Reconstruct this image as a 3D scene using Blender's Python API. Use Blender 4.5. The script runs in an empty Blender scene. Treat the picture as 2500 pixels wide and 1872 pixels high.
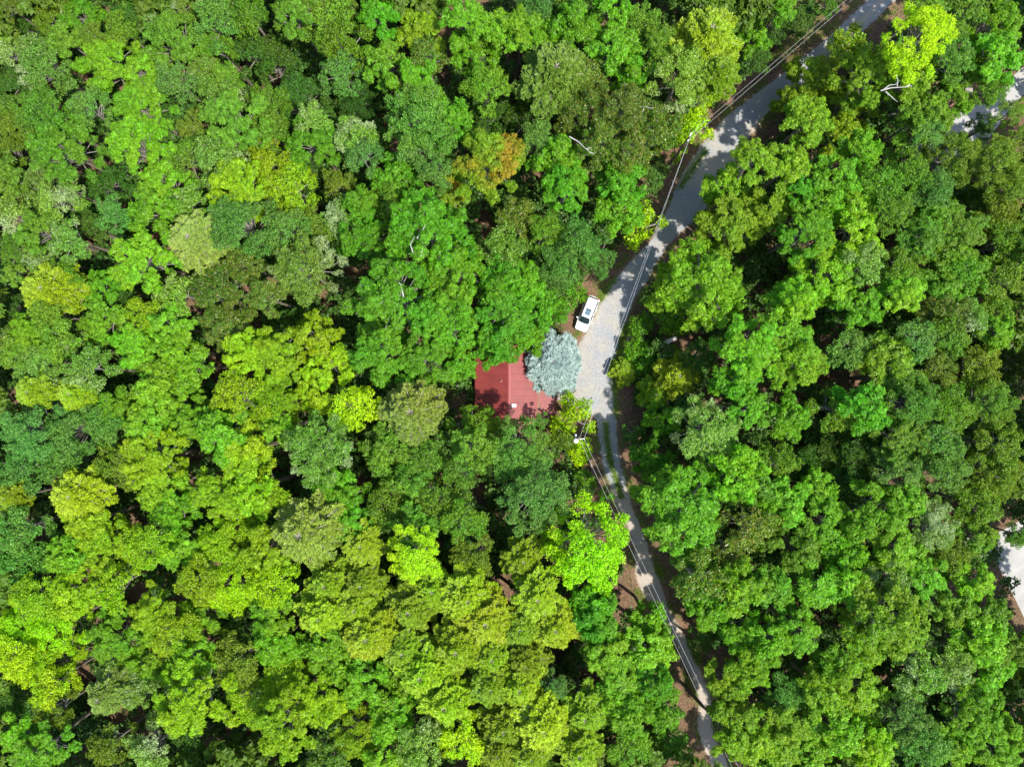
import bpy, bmesh, math, random
import numpy as np
from mathutils import Vector, Matrix

random.seed(11)
RNG = np.random.default_rng(11)
scn = bpy.context.scene
COL = scn.collection
R = math.radians

# ------------------------------------------------------------------ camera, sky, sun, exposure
CAM_H = 93.0
PXM = 18.6                      # photo pixels per metre at ground level, straight below the drone
cam_d = bpy.data.cameras.new("drone_camera")
cam_d.sensor_width = 36.0
cam_d.lens = 36.0 * CAM_H / (2500.0 / PXM)
cam_d.clip_start = 0.5
cam_d.clip_end = 6000.0
cam = bpy.data.objects.new("drone_camera", cam_d)
cam.location = (0, 0, CAM_H)
COL.objects.link(cam)
scn.camera = cam

SUN = Vector((0.50, -0.36, 1.0)).normalized()
SUN_EL = math.asin(SUN.z)
world = bpy.data.worlds.new("World")
scn.world = world
world.use_nodes = True
wn = world.node_tree.nodes
wl = world.node_tree.links
sky = wn.new("ShaderNodeTexSky")
sky.sky_type = 'NISHITA'
sky.sun_disc = False
sky.sun_elevation = SUN_EL
sky.sun_rotation = math.atan2(SUN.x, SUN.y)
wn["Background"].inputs[1].default_value = 0.15
wl.new(sky.outputs[0], wn["Background"].inputs[0])
sun_d = bpy.data.lights.new("sun", 'SUN')
sun_d.energy = 3.85
sun_d.angle = R(0.9)
sun_d.color = (1.0, 0.95, 0.86)
sun = bpy.data.objects.new("sun", sun_d)
sun.rotation_euler = SUN.to_track_quat('Z', 'Y').to_euler()
sun.location = (30, -20, 120)
COL.objects.link(sun)
scn.view_settings.view_transform = 'Standard'
scn.view_settings.look = 'None'
scn.view_settings.gamma = 1.0
scn.view_settings.use_curve_mapping = False
scn.view_settings.exposure = 0.98
scn.render.engine = 'CYCLES'
scn.cycles.max_bounces = 6
scn.cycles.diffuse_bounces = 3
scn.cycles.transmission_bounces = 4
scn.cycles.transparent_max_bounces = 4


def P2W(px, py, z=0.0):
    """photo pixel -> world point at height z"""
    k = (CAM_H - z) / CAM_H / PXM
    return Vector(((px - 1250.0) * k, (936.0 - py) * k, z))


# ------------------------------------------------------------------ helpers
def tag(o, label=None, cat=None, group=None, kind=None):
    if label: o["label"] = label
    if cat: o["category"] = cat
    if group: o["group"] = group
    if kind: o["kind"] = kind
    return o


def empty(name, loc, rz=0.0):
    o = bpy.data.objects.new(name, None)
    o.empty_display_size = 0.3
    o.location = loc
    o.rotation_euler = (0, 0, rz)
    COL.objects.link(o)
    return o


def mesh_np(name, v, f, mats=(), attrs=None, smooth=False):
    """v (N,3) f (M,k) arrays -> mesh data"""
    v = np.asarray(v, dtype=np.float32); f = np.asarray(f, dtype=np.int32)
    me = bpy.data.meshes.new(name)
    me.vertices.add(len(v)); me.vertices.foreach_set("co", v.ravel())
    k = f.shape[1]
    me.loops.add(len(f) * k); me.loops.foreach_set("vertex_index", f.ravel())
    me.polygons.add(len(f))
    me.polygons.foreach_set("loop_start", np.arange(0, len(f) * k, k, dtype=np.int32))
    me.polygons.foreach_set("loop_total", np.full(len(f), k, dtype=np.int32))
    if smooth: me.polygons.foreach_set("use_smooth", np.ones(len(f), dtype=bool))
    for nm, (dom, arr) in (attrs or {}).items():
        a = me.attributes.new(nm, 'FLOAT', dom)
        a.data.foreach_set("value", np.asarray(arr, dtype=np.float32))
    for m in mats: me.materials.append(m)
    me.update()
    return me


def link(name, me, parent=None, loc=(0, 0, 0)):
    o = bpy.data.objects.new(name, me)
    COL.objects.link(o)
    if parent is not None: o.parent = parent
    o.location = loc
    return o


class MB:
    """collects simple shapes into one bmesh"""
    def __init__(self): self.bm = bmesh.new()

    def box(self, c, s, rot=None, bevel=0.0):
        r = bmesh.ops.create_cube(self.bm, size=1.0)
        vs = r['verts']
        bmesh.ops.scale(self.bm, vec=s, verts=vs)
        if bevel > 0:
            es = list({e for v in vs for e in v.link_edges})
            rr = bmesh.ops.bevel(self.bm, geom=es, offset=bevel, segments=2, affect='EDGES', profile=0.6)
            vs = list({v for f in rr['faces'] for v in f.verts} | {v for v in vs if v.is_valid})
        if rot is not None: bmesh.ops.rotate(self.bm, cent=(0, 0, 0), matrix=rot, verts=vs)
        bmesh.ops.translate(self.bm, vec=c, verts=vs)
        return vs

    def tube(self, pts, rad, n=8, cap=True):
        """swept tube through pts with radii rad"""
        pts = [Vector(p) for p in pts]
        if not hasattr(rad, '__len__'): rad = [rad] * len(pts)
        rings = []
        for i, p in enumerate(pts):
            d = (pts[min(i + 1, len(pts) - 1)] - pts[max(i - 1, 0)]).normalized()
            up = Vector((0, 0, 1)) if abs(d.z) < 0.9 else Vector((1, 0, 0))
            a = d.cross(up).normalized(); b = d.cross(a).normalized()
            rings.append([self.bm.verts.new(p + (a * math.cos(t) + b * math.sin(t)) * rad[i])
                          for t in [2 * math.pi * k / n for k in range(n)]])
        for r0, r1 in zip(rings, rings[1:]):
            for k in range(n):
                self.bm.faces.new((r0[k], r0[(k + 1) % n], r1[(k + 1) % n], r1[k]))
        if cap:
            self.bm.faces.new(list(reversed(rings[0]))); self.bm.faces.new(rings[-1])

    def quad(self, pts):
        return self.bm.faces.new([self.bm.verts.new(p) for p in pts])

    def mesh(self, name, mat, smooth=False):
        bmesh.ops.recalc_face_normals(self.bm, faces=self.bm.faces)
        me = bpy.data.meshes.new(name)
        self.bm.to_mesh(me); self.bm.free()
        if mat: me.materials.append(mat)
        if smooth:
            me.polygons.foreach_set("use_smooth", [True] * len(me.polygons))
        return me

    def build(self, name, mat, parent=None, loc=(0, 0, 0), smooth=False):
        return link(name, self.mesh(name, mat, smooth), parent, loc)


# ------------------------------------------------------------------ materials
def mat_new(name):
    m = bpy.data.materials.new(name); m.use_nodes = True
    nt = m.node_tree
    return m, nt, nt.nodes, nt.links, nt.nodes["Principled BSDF"]


def plain(name, col, rough=0.6, metal=0.0, spec=0.5, noise=0.0, nscale=6.0, bump=0.0, coat=0.0):
    m, nt, N, L, p = mat_new(name)
    p.inputs["Base Color"].default_value = (*col, 1)
    p.inputs["Roughness"].default_value = rough
    p.inputs["Metallic"].default_value = metal
    p.inputs["Specular IOR Level"].default_value = spec
    p.inputs["Coat Weight"].default_value = coat
    if noise > 0 or bump > 0:
        tc = N.new("ShaderNodeTexCoord"); nz = N.new("ShaderNodeTexNoise")
        nz.inputs["Scale"].default_value = nscale; nz.inputs["Detail"].default_value = 6
        L.new(tc.outputs["Object"], nz.inputs["Vector"])
        mp = N.new("ShaderNodeMapRange")
        mp.inputs[1].default_value = 0.3; mp.inputs[2].default_value = 0.7
        mp.inputs[3].default_value = 1 - noise; mp.inputs[4].default_value = 1 + noise
        L.new(nz.outputs[0], mp.inputs[0])
        mx = N.new("ShaderNodeMix"); mx.data_type = 'RGBA'; mx.blend_type = 'MULTIPLY'
        mx.inputs[0].default_value = 1.0
        mx.inputs[6].default_value = (*col, 1)
        L.new(mp.outputs[0], mx.inputs[7])
        L.new(mx.outputs[2], p.inputs["Base Color"])
        if bump > 0:
            b = N.new("ShaderNodeBump"); b.inputs["Strength"].default_value = bump
            b.inputs["Distance"].default_value = 0.03
            L.new(nz.outputs[0], b.inputs["Height"]); L.new(b.outputs[0], p.inputs["Normal"])
    return m


def leaf_mat(name, accent=(1, 1, 1), lo=0.8, hi=0.9, amount=0.0, rough=0.48, spec=0.28, trans=0.46, own=None,
             use_patch=False):
    """leaf: colour of the object x per-leaf tint, some leaves in the accent colour, light passing through"""
    m, nt, N, L, p = mat_new(name)
    if own is None:
        oi = N.new("ShaderNodeObjectInfo"); csrc = oi.outputs["Color"]
    else:
        rgb = N.new("ShaderNodeRGB"); rgb.outputs[0].default_value = (*own, 1); csrc = rgb.outputs[0]
    at = N.new("ShaderNodeAttribute"); at.attribute_name = "tint"
    pt = N.new("ShaderNodeAttribute"); pt.attribute_name = "patch"
    hs = N.new("ShaderNodeHueSaturation")
    h1 = N.new("ShaderNodeMapRange"); h1.inputs[3].default_value = 0.508; h1.inputs[4].default_value = 0.484
    v1 = N.new("ShaderNodeMapRange"); v1.inputs[3].default_value = 0.42; v1.inputs[4].default_value = 1.72
    L.new(pt.outputs["Fac"], h1.inputs[0]); L.new(at.outputs["Fac"], v1.inputs[0])
    L.new(csrc, hs.inputs["Color"]); L.new(h1.outputs[0], hs.inputs["Hue"]); L.new(v1.outputs[0], hs.inputs["Value"])
    col = hs.outputs[0]
    if amount > 0:
        s = N.new("ShaderNodeMapRange"); s.interpolation_type = 'SMOOTHSTEP'
        s.inputs[1].default_value = lo; s.inputs[2].default_value = hi; s.inputs[4].default_value = amount
        if use_patch:
            mm = N.new("ShaderNodeMath"); mm.operation = 'MULTIPLY'
            ad = N.new("ShaderNodeMath"); ad.operation = 'ADD'
            mm.inputs[1].default_value = 0.45
            L.new(at.outputs["Fac"], mm.inputs[0]); L.new(mm.outputs[0], ad.inputs[0]); L.new(pt.outputs["Fac"], ad.inputs[1])
            L.new(ad.outputs[0], s.inputs[0])
        else:
            L.new(at.outputs["Fac"], s.inputs[0])
        mx = N.new("ShaderNodeMix"); mx.data_type = 'RGBA'
        L.new(s.outputs[0], mx.inputs[0]); L.new(col, mx.inputs[6]); mx.inputs[7].default_value = (*accent, 1)
        col = mx.outputs[2]
    L.new(col, p.inputs["Base Color"])
    p.inputs["Roughness"].default_value = rough
    p.inputs["Specular IOR Level"].default_value = spec
    tr = N.new("ShaderNodeBsdfTranslucent")
    hy = N.new("ShaderNodeHueSaturation"); hy.inputs["Hue"].default_value = 0.485
    hy.inputs["Saturation"].default_value = 1.15; hy.inputs["Value"].default_value = 1.6
    L.new(col, hy.inputs["Color"]); L.new(hy.outputs[0], tr.inputs["Color"])
    ms = N.new("ShaderNodeMixShader"); ms.inputs[0].default_value = trans
    L.new(p.outputs[0], ms.inputs[1]); L.new(tr.outputs[0], ms.inputs[2])
    L.new(ms.outputs[0], N["Material Output"].inputs["Surface"])
    return m


M_LEAF = leaf_mat("broad_leaf")
M_LEAF_PALE = leaf_mat("pale_leaf", (0.40, 0.50, 0.26), 0.85, 1.15, 0.75, rough=0.40, spec=0.45, use_patch=True)
M_LEAF_RED = leaf_mat("red_tipped_leaf", (0.34, 0.19, 0.045), 0.82, 0.93, 0.7, rough=0.36, spec=0.45)
M_LEAF_ORANGE = leaf_mat("orange_tipped_leaf", (0.42, 0.23, 0.02), 0.62, 1.20, 0.7, use_patch=True)
M_LEAF_YELLOW = leaf_mat("yellow_tipped_leaf", (0.36, 0.40, 0.02), 0.76, 0.95, 0.6)
M_NEEDLE = leaf_mat("pine_needle", rough=0.5, trans=0.22, spec=0.35)
M_BARK = plain("bark", (0.16, 0.13, 0.10), 0.9, noise=0.4, nscale=5, bump=0.5)
M_LIMB = plain("pale_limb", (0.20, 0.185, 0.16), 0.85, noise=0.25, nscale=4, bump=0.2)
M_TWIG = plain("grey_twig", (0.30, 0.27, 0.22), 0.9, noise=0.2)
M_DEAD = plain("dead_wood", (0.38, 0.36, 0.33), 0.8, noise=0.2, nscale=3, bump=0.4)


def ramp(N, stops, interp='LINEAR'):
    r = N.new("ShaderNodeValToRGB"); cr = r.color_ramp; cr.interpolation = interp
    while len(cr.elements) < len(stops): cr.elements.new(0.5)
    for e, (p, c) in zip(cr.elements, stops):
        e.position = p; e.color = (*c, 1)
    return r


def litter_nodes(N, L, vec):
    """leaf litter colour and height"""
    v = N.new("ShaderNodeTexVoronoi"); v.inputs["Scale"].default_value = 7.0; v.inputs["Randomness"].default_value = 1
    n1 = N.new("ShaderNodeTexNoise"); n1.inputs["Scale"].default_value = 0.6; n1.inputs["Detail"].default_value = 8
    n1.inputs["Roughness"].default_value = 0.65
    n2 = N.new("ShaderNodeTexNoise"); n2.inputs["Scale"].default_value = 3.5; n2.inputs["Detail"].default_value = 8
    for n in (v, n1, n2): L.new(vec, n.inputs["Vector"])
    r1 = ramp(N, [(0.0, (0.10, 0.055, 0.035)), (0.35, (0.19, 0.105, 0.068)), (0.7, (0.27, 0.16, 0.11)), (1.0, (0.40, 0.27, 0.20))])
    L.new(v.outputs["Color"], r1.inputs[0])
    r2 = ramp(N, [(0.42, (0.17, 0.10, 0.065)), (0.60, (0.08, 0.10, 0.03))])
    L.new(n1.outputs[0], r2.inputs[0])
    mx = N.new("ShaderNodeMix"); mx.data_type = 'RGBA'; mx.inputs[0].default_value = 0.45
    L.new(r1.outputs[0], mx.inputs[6]); L.new(r2.outputs[0], mx.inputs[7])
    m3 = N.new("ShaderNodeMix"); m3.data_type = 'RGBA'; m3.blend_type = 'MULTIPLY'; m3.inputs[0].default_value = 0.8
    r3 = ramp(N, [(0.3, (0.55, 0.55, 0.55)), (0.7, (1.25, 1.2, 1.15))]); L.new(n2.outputs[0], r3.inputs[0])
    L.new(mx.outputs[2], m3.inputs[6]); L.new(r3.outputs[0], m3.inputs[7])
    return m3.outputs[2], v.outputs["Distance"]


def litter_mat(name="leaf_litter", val=1.0):
    m, nt, N, L, p = mat_new(name)
    tc = N.new("ShaderNodeTexCoord")
    c, h = litter_nodes(N, L, tc.outputs["Object"])
    hv = N.new("ShaderNodeHueSaturation"); hv.inputs["Value"].default_value = val; L.new(c, hv.inputs["Color"])
    L.new(hv.outputs[0], p.inputs["Base Color"]); p.inputs["Roughness"].default_value = 0.95
    p.inputs["Specular IOR Level"].default_value = 0.2
    b = N.new("ShaderNodeBump"); b.inputs["Strength"].default_value = 0.6; b.inputs["Distance"].default_value = 0.06
    L.new(h, b.inputs["Height"]); L.new(b.outputs[0], p.inputs["Normal"])
    return m


def gravel_mat():
    """gravel between ragged edges (attribute 'inside', metres from the edge), grass strip (attribute 'grassy')"""
    m, nt, N, L, p = mat_new("gravel")
    tc = N.new("ShaderNodeTexCoord"); vec = tc.outputs["Object"]
    lit, h0 = litter_nodes(N, L, vec)
    v = N.new("ShaderNodeTexVoronoi"); v.inputs["Scale"].default_value = 16.0; L.new(vec, v.inputs["Vector"])
    g = ramp(N, [(0.0, (0.19, 0.20, 0.215)), (0.5, (0.285, 0.295, 0.305)), (1.0, (0.43, 0.43, 0.42))]); L.new(v.outputs["Color"], g.inputs[0])
    n1 = N.new("ShaderNodeTexNoise"); n1.inputs["Scale"].default_value = 0.35; n1.inputs["Detail"].default_value = 7; n1.inputs["Roughness"].default_value = 0.6
    L.new(vec, n1.inputs["Vector"])
    r1 = ramp(N, [(0.35, (0.86, 0.90, 0.96)), (0.62, (1.12, 1.03, 0.90))]); L.new(n1.outputs[0], r1.inputs[0])
    mu = N.new("ShaderNodeMix"); mu.data_type = 'RGBA'; mu.blend_type = 'MULTIPLY'; mu.inputs[0].default_value = 1
    L.new(g.outputs[0], mu.inputs[6]); L.new(r1.outputs[0], mu.inputs[7])
    # tan fines by the edges and in patches
    at = N.new("ShaderNodeAttribute"); at.attribute_name = "inside"
    ga = N.new("ShaderNodeAttribute"); ga.attribute_name = "grassy"
    cl = N.new("ShaderNodeAttribute"); cl.attribute_name = "clay"
    n2 = N.new("ShaderNodeTexNoise"); n2.inputs["Scale"].default_value = 1.3; n2.inputs["Detail"].default_value = 9; n2.inputs["Roughness"].default_value = 0.7
    L.new(vec, n2.inputs["Vector"])
    n3 = N.new("ShaderNodeTexNoise"); n3.inputs["Scale"].default_value = 6.0; n3.inputs["Detail"].default_value = 6; n3.inputs["Roughness"].default_value = 0.75
    L.new(vec, n3.inputs["Vector"])

    def math_(op, a, b, clamp=False):
        q = N.new("ShaderNodeMath"); q.operation = op; q.use_clamp = clamp
        for i, x in enumerate((a, b)):
            if isinstance(x, (int, float)): q.inputs[i].default_value = x
            else: L.new(x, q.inputs[i])
        return q.outputs[0]

    def mixc(f, a, b):
        q = N.new("ShaderNodeMix"); q.data_type = 'RGBA'
        if isinstance(f, (int, float)): q.inputs[0].default_value = f
        else: L.new(f, q.inputs[0])
        for i, x in ((6, a), (7, b)):
            if isinstance(x, tuple): q.inputs[i].default_value = (*x, 1)
            else: L.new(x, q.inputs[i])
        return q.outputs[2]

    # clay
    cf = math_('MULTIPLY', cl.outputs["Fac"], math_('MULTIPLY_ADD' if False else 'MULTIPLY', n2.outputs[0], 1.7), True)
    col = mixc(cf, mu.outputs[2], (0.42, 0.34, 0.26))
    # grass film
    gg = math_('ADD', ga.outputs["Fac"], math_('MULTIPLY', math_('SUBTRACT', n3.outputs[0], 0.5), 2.2))
    gs = N.new("ShaderNodeMapRange"); gs.interpolation_type = 'SMOOTHSTEP'; gs.inputs[1].default_value = 0.42; gs.inputs[2].default_value = 0.85
    gs.inputs[4].default_value = 0.85
    L.new(gg, gs.inputs[0])
    col = mixc(gs.outputs[0], col, (0.16, 0.19, 0.07))
    # litter at the edge
    ed = math_('ADD', at.outputs["Fac"], math_('MULTIPLY', math_('SUBTRACT', n2.outputs[0], 0.5), 1.6))
    es = N.new("ShaderNodeMapRange"); es.interpolation_type = 'SMOOTHSTEP'; es.inputs[1].default_value = -0.12; es.inputs[2].default_value = 0.28
    L.new(ed, es.inputs[0])
    col = mixc(es.outputs[0], lit, col)
    L.new(col, p.inputs["Base Color"])
    p.inputs["Roughness"].default_value = 0.9; p.inputs["Specular IOR Level"].default_value = 0.25
    b = N.new("ShaderNodeBump"); b.inputs["Strength"].default_value = 0.5; b.inputs["Distance"].default_value = 0.03
    L.new(v.outputs["Distance"], b.inputs["Height"]); L.new(b.outputs[0], p.inputs["Normal"])
    return m


M_LITTER = litter_mat()
M_LITTER_DARK = litter_mat("forest_floor", 0.85)
M_GRAVEL = gravel_mat()
M_CONC = plain("pale_paving", (0.34, 0.335, 0.32), 0.85, noise=0.12, nscale=0.8, bump=0.1)
M_ROCK = plain("rock", (0.30, 0.27, 0.23), 0.9, noise=0.35, nscale=3, bump=0.6)

# ------------------------------------------------------------------ ground and lanes
gm = MB()
gm.quad([(-1500, -1500, 0), (1500, -1500, 0), (1500, 1500, 0), (-1500, 1500, 0)])
ground = gm.build("ground", M_LITTER_DARK)
tag(ground, kind="structure")

EDGES = [  # left edge x,y   right edge x,y   (photo pixels, top to bottom)
    (2300, -120, 2370, -105), (2215, -60, 2280, -50), (2121, 0, 2188, 0), (2070, 45, 2135, 52), (2020, 92, 2080, 100),
    (1953, 145, 2015, 158), (1885, 198, 1940, 225), (1826, 243, 1882, 268), (1768, 290, 1845, 318), (1722, 342, 1815, 360),
    (1680, 400, 1790, 408), (1652, 455, 1752, 466), (1632, 503, 1728, 508), (1612, 545, 1692, 542), (1592, 584, 1650, 580),
    (1548, 628, 1612, 628), (1500, 684, 1585, 680), (1468, 732, 1552, 726), (1440, 792, 1530, 784), (1412, 841, 1512, 836),
    (1395, 896, 1499, 898), (1360, 934, 1498, 934), (1362, 975, 1501, 983), (1446, 1015, 1505, 1018), (1460, 1073, 1508, 1073),
    (1468, 1120, 1516, 1130), (1486, 1180, 1532, 1182), (1503, 1230, 1544, 1232), (1528, 1278, 1566, 1288),
    (1545, 1334, 1586, 1345), (1550, 1392, 1600, 1388), (1556, 1424, 1614, 1421), (1588, 1480, 1630, 1474),
    (1622, 1530, 1655, 1522), (1650, 1575, 1680, 1566), (1666, 1612, 1694, 1604), (1682, 1645, 1710, 1634),
    (1698, 1688, 1728, 1680), (1706, 1730, 1742, 1725), (1700, 1770, 1742, 1768), (1712, 1815, 1752, 1818),
    (1730, 1850, 1775, 1852), (1745, 1900, 1790, 1900), (1765, 1980, 1810, 1980)]


def catmull(P, n):
    P = np.array(P, float); out = []
    Q = np.vstack([2 * P[0] - P[1], P, 2 * P[-1] - P[-2]])
    for i in range(1, len(Q) - 2):
        for t in np.linspace(0, 1, n, endpoint=False):
            a, b, c, d = Q[i - 1], Q[i], Q[i + 1], Q[i + 2]
            out.append(0.5 * ((2 * b) + (-a + c) * t + (2 * a - 5 * b + 4 * c - d) * t * t + (-a + 3 * b - 3 * c + d) * t ** 3))
    out.append(P[-1]); return np.array(out)


E = catmull(EDGES, 6)
ROAD_PTS = []        # world x, y, half width


def gauss(x, m, s): return math.exp(-((x - m) / s) ** 2)


def ribbon(name, E, mat, z, pad=0.55, nacross=14, grass=True):
    v = []; ins = []; gr = []; cl = []
    for (lx, ly, rx, ry) in E:
        a = P2W(lx, ly); b = P2W(rx, ry); w = (b - a).length; d = (b - a) / w
        if grass: ROAD_PTS.append(((a.x + b.x) / 2, (a.y + b.y) / 2, w / 2))
        cy = (ly + ry) / 2
        for k in range(nacross + 1):
            t = k / nacross; s = -pad + t * (w + 2 * pad)
            q = a + d * s
            v.append((q.x, q.y, z)); ins.append(min(s, w - s))
            strip = gauss(s - w * 0.46, 0, 0.42) * (0.80 if 1040 < cy < 1205 else 0.35 if 980 < cy < 1040 or 1205 < cy < 1700 else 0.0)
            verge = 0.0
            if 690 < cy < 960: verge = 0.62 * max(gauss(s, 0.15, 0.55), gauss(s, w - 0.1, 0.45))
            if 330 < cy < 470: verge = 0.75 * gauss(s, 0.45, 0.35)
            if 570 < cy < 690: verge = 0.45 * gauss(s, 0.1, 0.5)
            gr.append(max(strip, verge))
            c = 0.0
            if cy < 130: c = 0.9 * gauss(s, w * 0.55, 0.45)
            if 240 < cy < 420: c = 0.9 * gauss(s, w - 0.15, 0.5)
            if 380 < cy < 460: c = max(c, 0.55)
            if 690 < cy < 1010: c = max(c, 0.30 * gauss(s, 0.3, 1.2), 0.8 * gauss(s, 1.2, 1.2) * gauss(cy, 968, 25))
            if cy > 1190: c = 0.75
            cl.append(c)
    n = nacross + 1
    f = [(i * n + k, i * n + k + 1, (i + 1) * n + k + 1, (i + 1) * n + k) for i in range(len(E) - 1) for k in range(nacross)]
    f = [q[::-1] for q in f]
    me = mesh_np(name, v, f, [mat], {"inside": ('POINT', ins), "grassy": ('POINT', gr), "clay": ('POINT', cl)})
    me.update()
    o = link(name, me); tag(o, kind="structure")
    if o.data.polygons[0].normal.z < 0: o.data.flip_normals()
    return o


ribbon("gravel_road", E, M_GRAVEL, 0.004)
# paved lane glimpsed at the far side of the trees
E2 = catmull([(2640, 20, 2690, 60), (2560, 110, 2600, 150), (2478, 182, 2516, 214), (2420, 245, 2458, 282), (2350, 268, 2420, 330),
              (2290, 310, 2385, 385), (2230, 370, 2300, 440)], 5)
ribbon("side_road", E2, M_CONC, 0.006, pad=0.0, grass=False)
E3 = catmull([(2400, 1320, 2520, 1255), (2432, 1372, 2556, 1310), (2462, 1430, 2580, 1380), (2492, 1490, 2600, 1450), (2530, 1580, 2640, 1545),
              (2560, 1680, 2670, 1670)], 5)
ribbon("paved_driveway", E3, M_CONC, 0.006, pad=0.0, grass=False)
RP = np.array(ROAD_PTS)


def road_gap(x, y):
    """metres from the lane's edge, negative on it"""
    return float(np.min(np.hypot(RP[:, 0] - x, RP[:, 1] - y) - RP[:, 2]))


def road_gap_np(X, Y):
    out = np.full(X.shape, 1e9)
    for x, y, h in RP[::2]: out = np.minimum(out, np.hypot(X - x, Y - y) - h)
    return out


# ------------------------------------------------------------------ cabin with a red metal roof
M_RED = plain("red_metal", (0.225, 0.040, 0.036), 0.5, metal=0.0, spec=0.5, noise=0.14, nscale=0.9)
M_RED_CAP = plain("red_ridge_metal", (0.27, 0.055, 0.05), 0.45, noise=0.06, nscale=2)
M_WALL = plain("stained_boards", (0.20, 0.12, 0.07), 0.8, noise=0.2, nscale=3, bump=0.2)
M_WHITE = plain("white_metal", (0.82, 0.83, 0.84), 0.4)
M_GLASS = plain("dark_glass", (0.02, 0.03, 0.035), 0.06, spec=0.8)
M_TRIM = plain("white_trim", (0.7, 0.7, 0.68), 0.5)
M_PIPE = plain("vent_pipe_metal", (0.25, 0.26, 0.26), 0.5, metal=0.6)

house = empty("cabin", (0, 0, 0))
tag(house, "cabin with a ribbed red metal roof, trees leaning over its edges", "cabin")
HY0, HY1 = -5.15, 4.75
# slope profile: x, z
LEFT_E, RIDGE, BREAK, RIGHT_E = (-4.60, 2.75), (-0.41, 4.25), (3.12, 2.98), (5.64, 2.45)


def panel(parent, a, b, y0, y1, mat):
    """one sheet from eave a to upper end b with three raised ribs"""
    mb = MB(); dx = b[0] - a[0]; dz = b[1] - a[1]; ln = math.hypot(dx, dz); nx, nz = -dz / ln, dx / ln
    if nz < 0: nx, nz = -nx, -nz
    w = y1 - y0; prof = [(0, 0)]
    for k in range(4):
        c = w * (k + 0.5) / 4
        prof += [(c - 0.045, 0), (c - 0.022, 0.05), (c + 0.022, 0.05), (c + 0.045, 0)]
    prof.append((w, 0))
    vs = [[mb.bm.verts.new((p[0] + nx * h, y0 + s, p[1] + nz * h)) for s, h in prof] for p in (a, b)]
    for k in range(len(prof) - 1):
        mb.bm.faces.new((vs[0][k], vs[0][k + 1], vs[1][k + 1], vs[1][k]))
    lo = [mb.bm.verts.new((p[0] - nx * .02, y, p[1] - nz * .02)) for p in (a, b) for y in (y0, y1)]
    mb.bm.faces.new((lo[0], lo[2], lo[3], lo[1]))
    mb.bm.faces.new((lo[0], lo[1], vs[0][-1], vs[0][0]))
    return mb.build("roof_panel", mat, parent)


roof = MB()
for a, b in ((LEFT_E, RIDGE), (RIDGE, BREAK), (BREAK, RIGHT_E)):
    ax, az, bx, bz = a[0], a[1] - .03, b[0], b[1] - .03
    roof.quad([(ax, HY0 + .03, az), (bx, HY0 + .03, bz), (bx, HY1 - .03, bz), (ax, HY1 - .03, az)])
roof_deck = roof.build("roof_deck", M_WALL, house)
npan = 11; pw = (HY1 - HY0) / npan
for i in range(npan):
    y0 = HY0 + i * pw; y1 = y0 + pw - 0.012; j = 0.004 * (i % 2)
    panel(house, (LEFT_E[0] - .12, LEFT_E[1] - .04 + j), (RIDGE[0] - .03, RIDGE[1] + j), y0, y1, M_RED)
    panel(house, (BREAK[0] + .10, BREAK[1] - .02 + j), (RIDGE[0] + .03, RIDGE[1] + j), y0, y1, M_RED)
    panel(house, (RIGHT_E[0] + .05, RIGHT_E[1] - .012 + j), (BREAK[0] - .02, BREAK[1] - .035 + j), y0, y1, M_RED)
cap = MB()
cap.quad([(RIDGE[0] - .22, HY0 - .02, RIDGE[1] - .025), (RIDGE[0], HY0 - .02, RIDGE[1] + .07), (RIDGE[0], HY1 + .02, RIDGE[1] + .07), (RIDGE[0] - .22, HY1 + .02, RIDGE[1] - .025)])
cap.quad([(RIDGE[0] + .22, HY0 - .02, RIDGE[1] - .025), (RIDGE[0] + .22, HY1 + .02, RIDGE[1] - .025), (RIDGE[0] + .001, HY1 + .02, RIDGE[1] + .07), (RIDGE[0] + .001, HY0 - .02, RIDGE[1] + .07)])
cap.build("ridge_cap", M_RED_CAP, house)
for yy in (HY0 - .03, HY1 + .03):
    t = MB(); t.tube([(LEFT_E[0] - .1, yy, LEFT_E[1] - .03), (RIDGE[0], yy, RIDGE[1] + .0), (BREAK[0], yy, BREAK[1]), (RIGHT_E[0], yy, RIGHT_E[1])], .035, 4)
    t.build("edge_trim", M_RED_CAP, house)
for (cx, cy, sx, sy) in ((-4.2, -.2, .12, 9.2), (3.0, -.2, .12, 9.2)):
    w = MB(); w.box((cx, cy, 1.33), (sx, sy, 2.66)); w.build("wall", M_WALL, house)
for cy in (-4.8, 4.4):
    w = MB()
    bmv = [w.bm.verts.new(q) for q in [(-4.13, cy, 0), (2.93, cy, 0), (2.93, cy, 2.9), (-0.41, cy, 4.1), (-4.13, cy, 2.7)]]
    fc = w.bm.faces.new(bmv)
    ex = bmesh.ops.extrude_face_region(w.bm, geom=[fc])
    bmesh.ops.translate(w.bm, vec=(0, 0.12, 0), verts=[q for q in ex['geom'] if isinstance(q, bmesh.types.BMVert)])
    w.build("wall", M_WALL, house)
d = MB(); d.box((3.075, .8, 1.05), (.05, .95, 2.1)); door = d.build("door", M_TRIM, house)
d = MB(); d.tube([(3.12, .45, 1.0), (3.16, .45, 1.0), (3.16, .55, 1.0)], .018, 6); d.build("handle", M_PIPE, door)
for yy in (-2.6, 2.8):
    d = MB(); d.box((3.075, yy, 1.4), (.04, 1.0, 1.0)); wi = d.build("window", M_GLASS, house)
    d = MB()
    for s in (-1, 1):
        d.box((3.08, yy + s * .53, 1.4), (.06, .06, 1.12)); d.box((3.08, yy, 1.4 + s * .53), (.06, 1.0, .06))
    d.build("frame", M_TRIM, wi)
for yy in (-4.6, -1.6, 1.4, 4.2):
    d = MB(); d.box((5.35, yy, 1.21), (.12, .12, 2.42)); d.build("porch_post", M_WALL, house)
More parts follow.
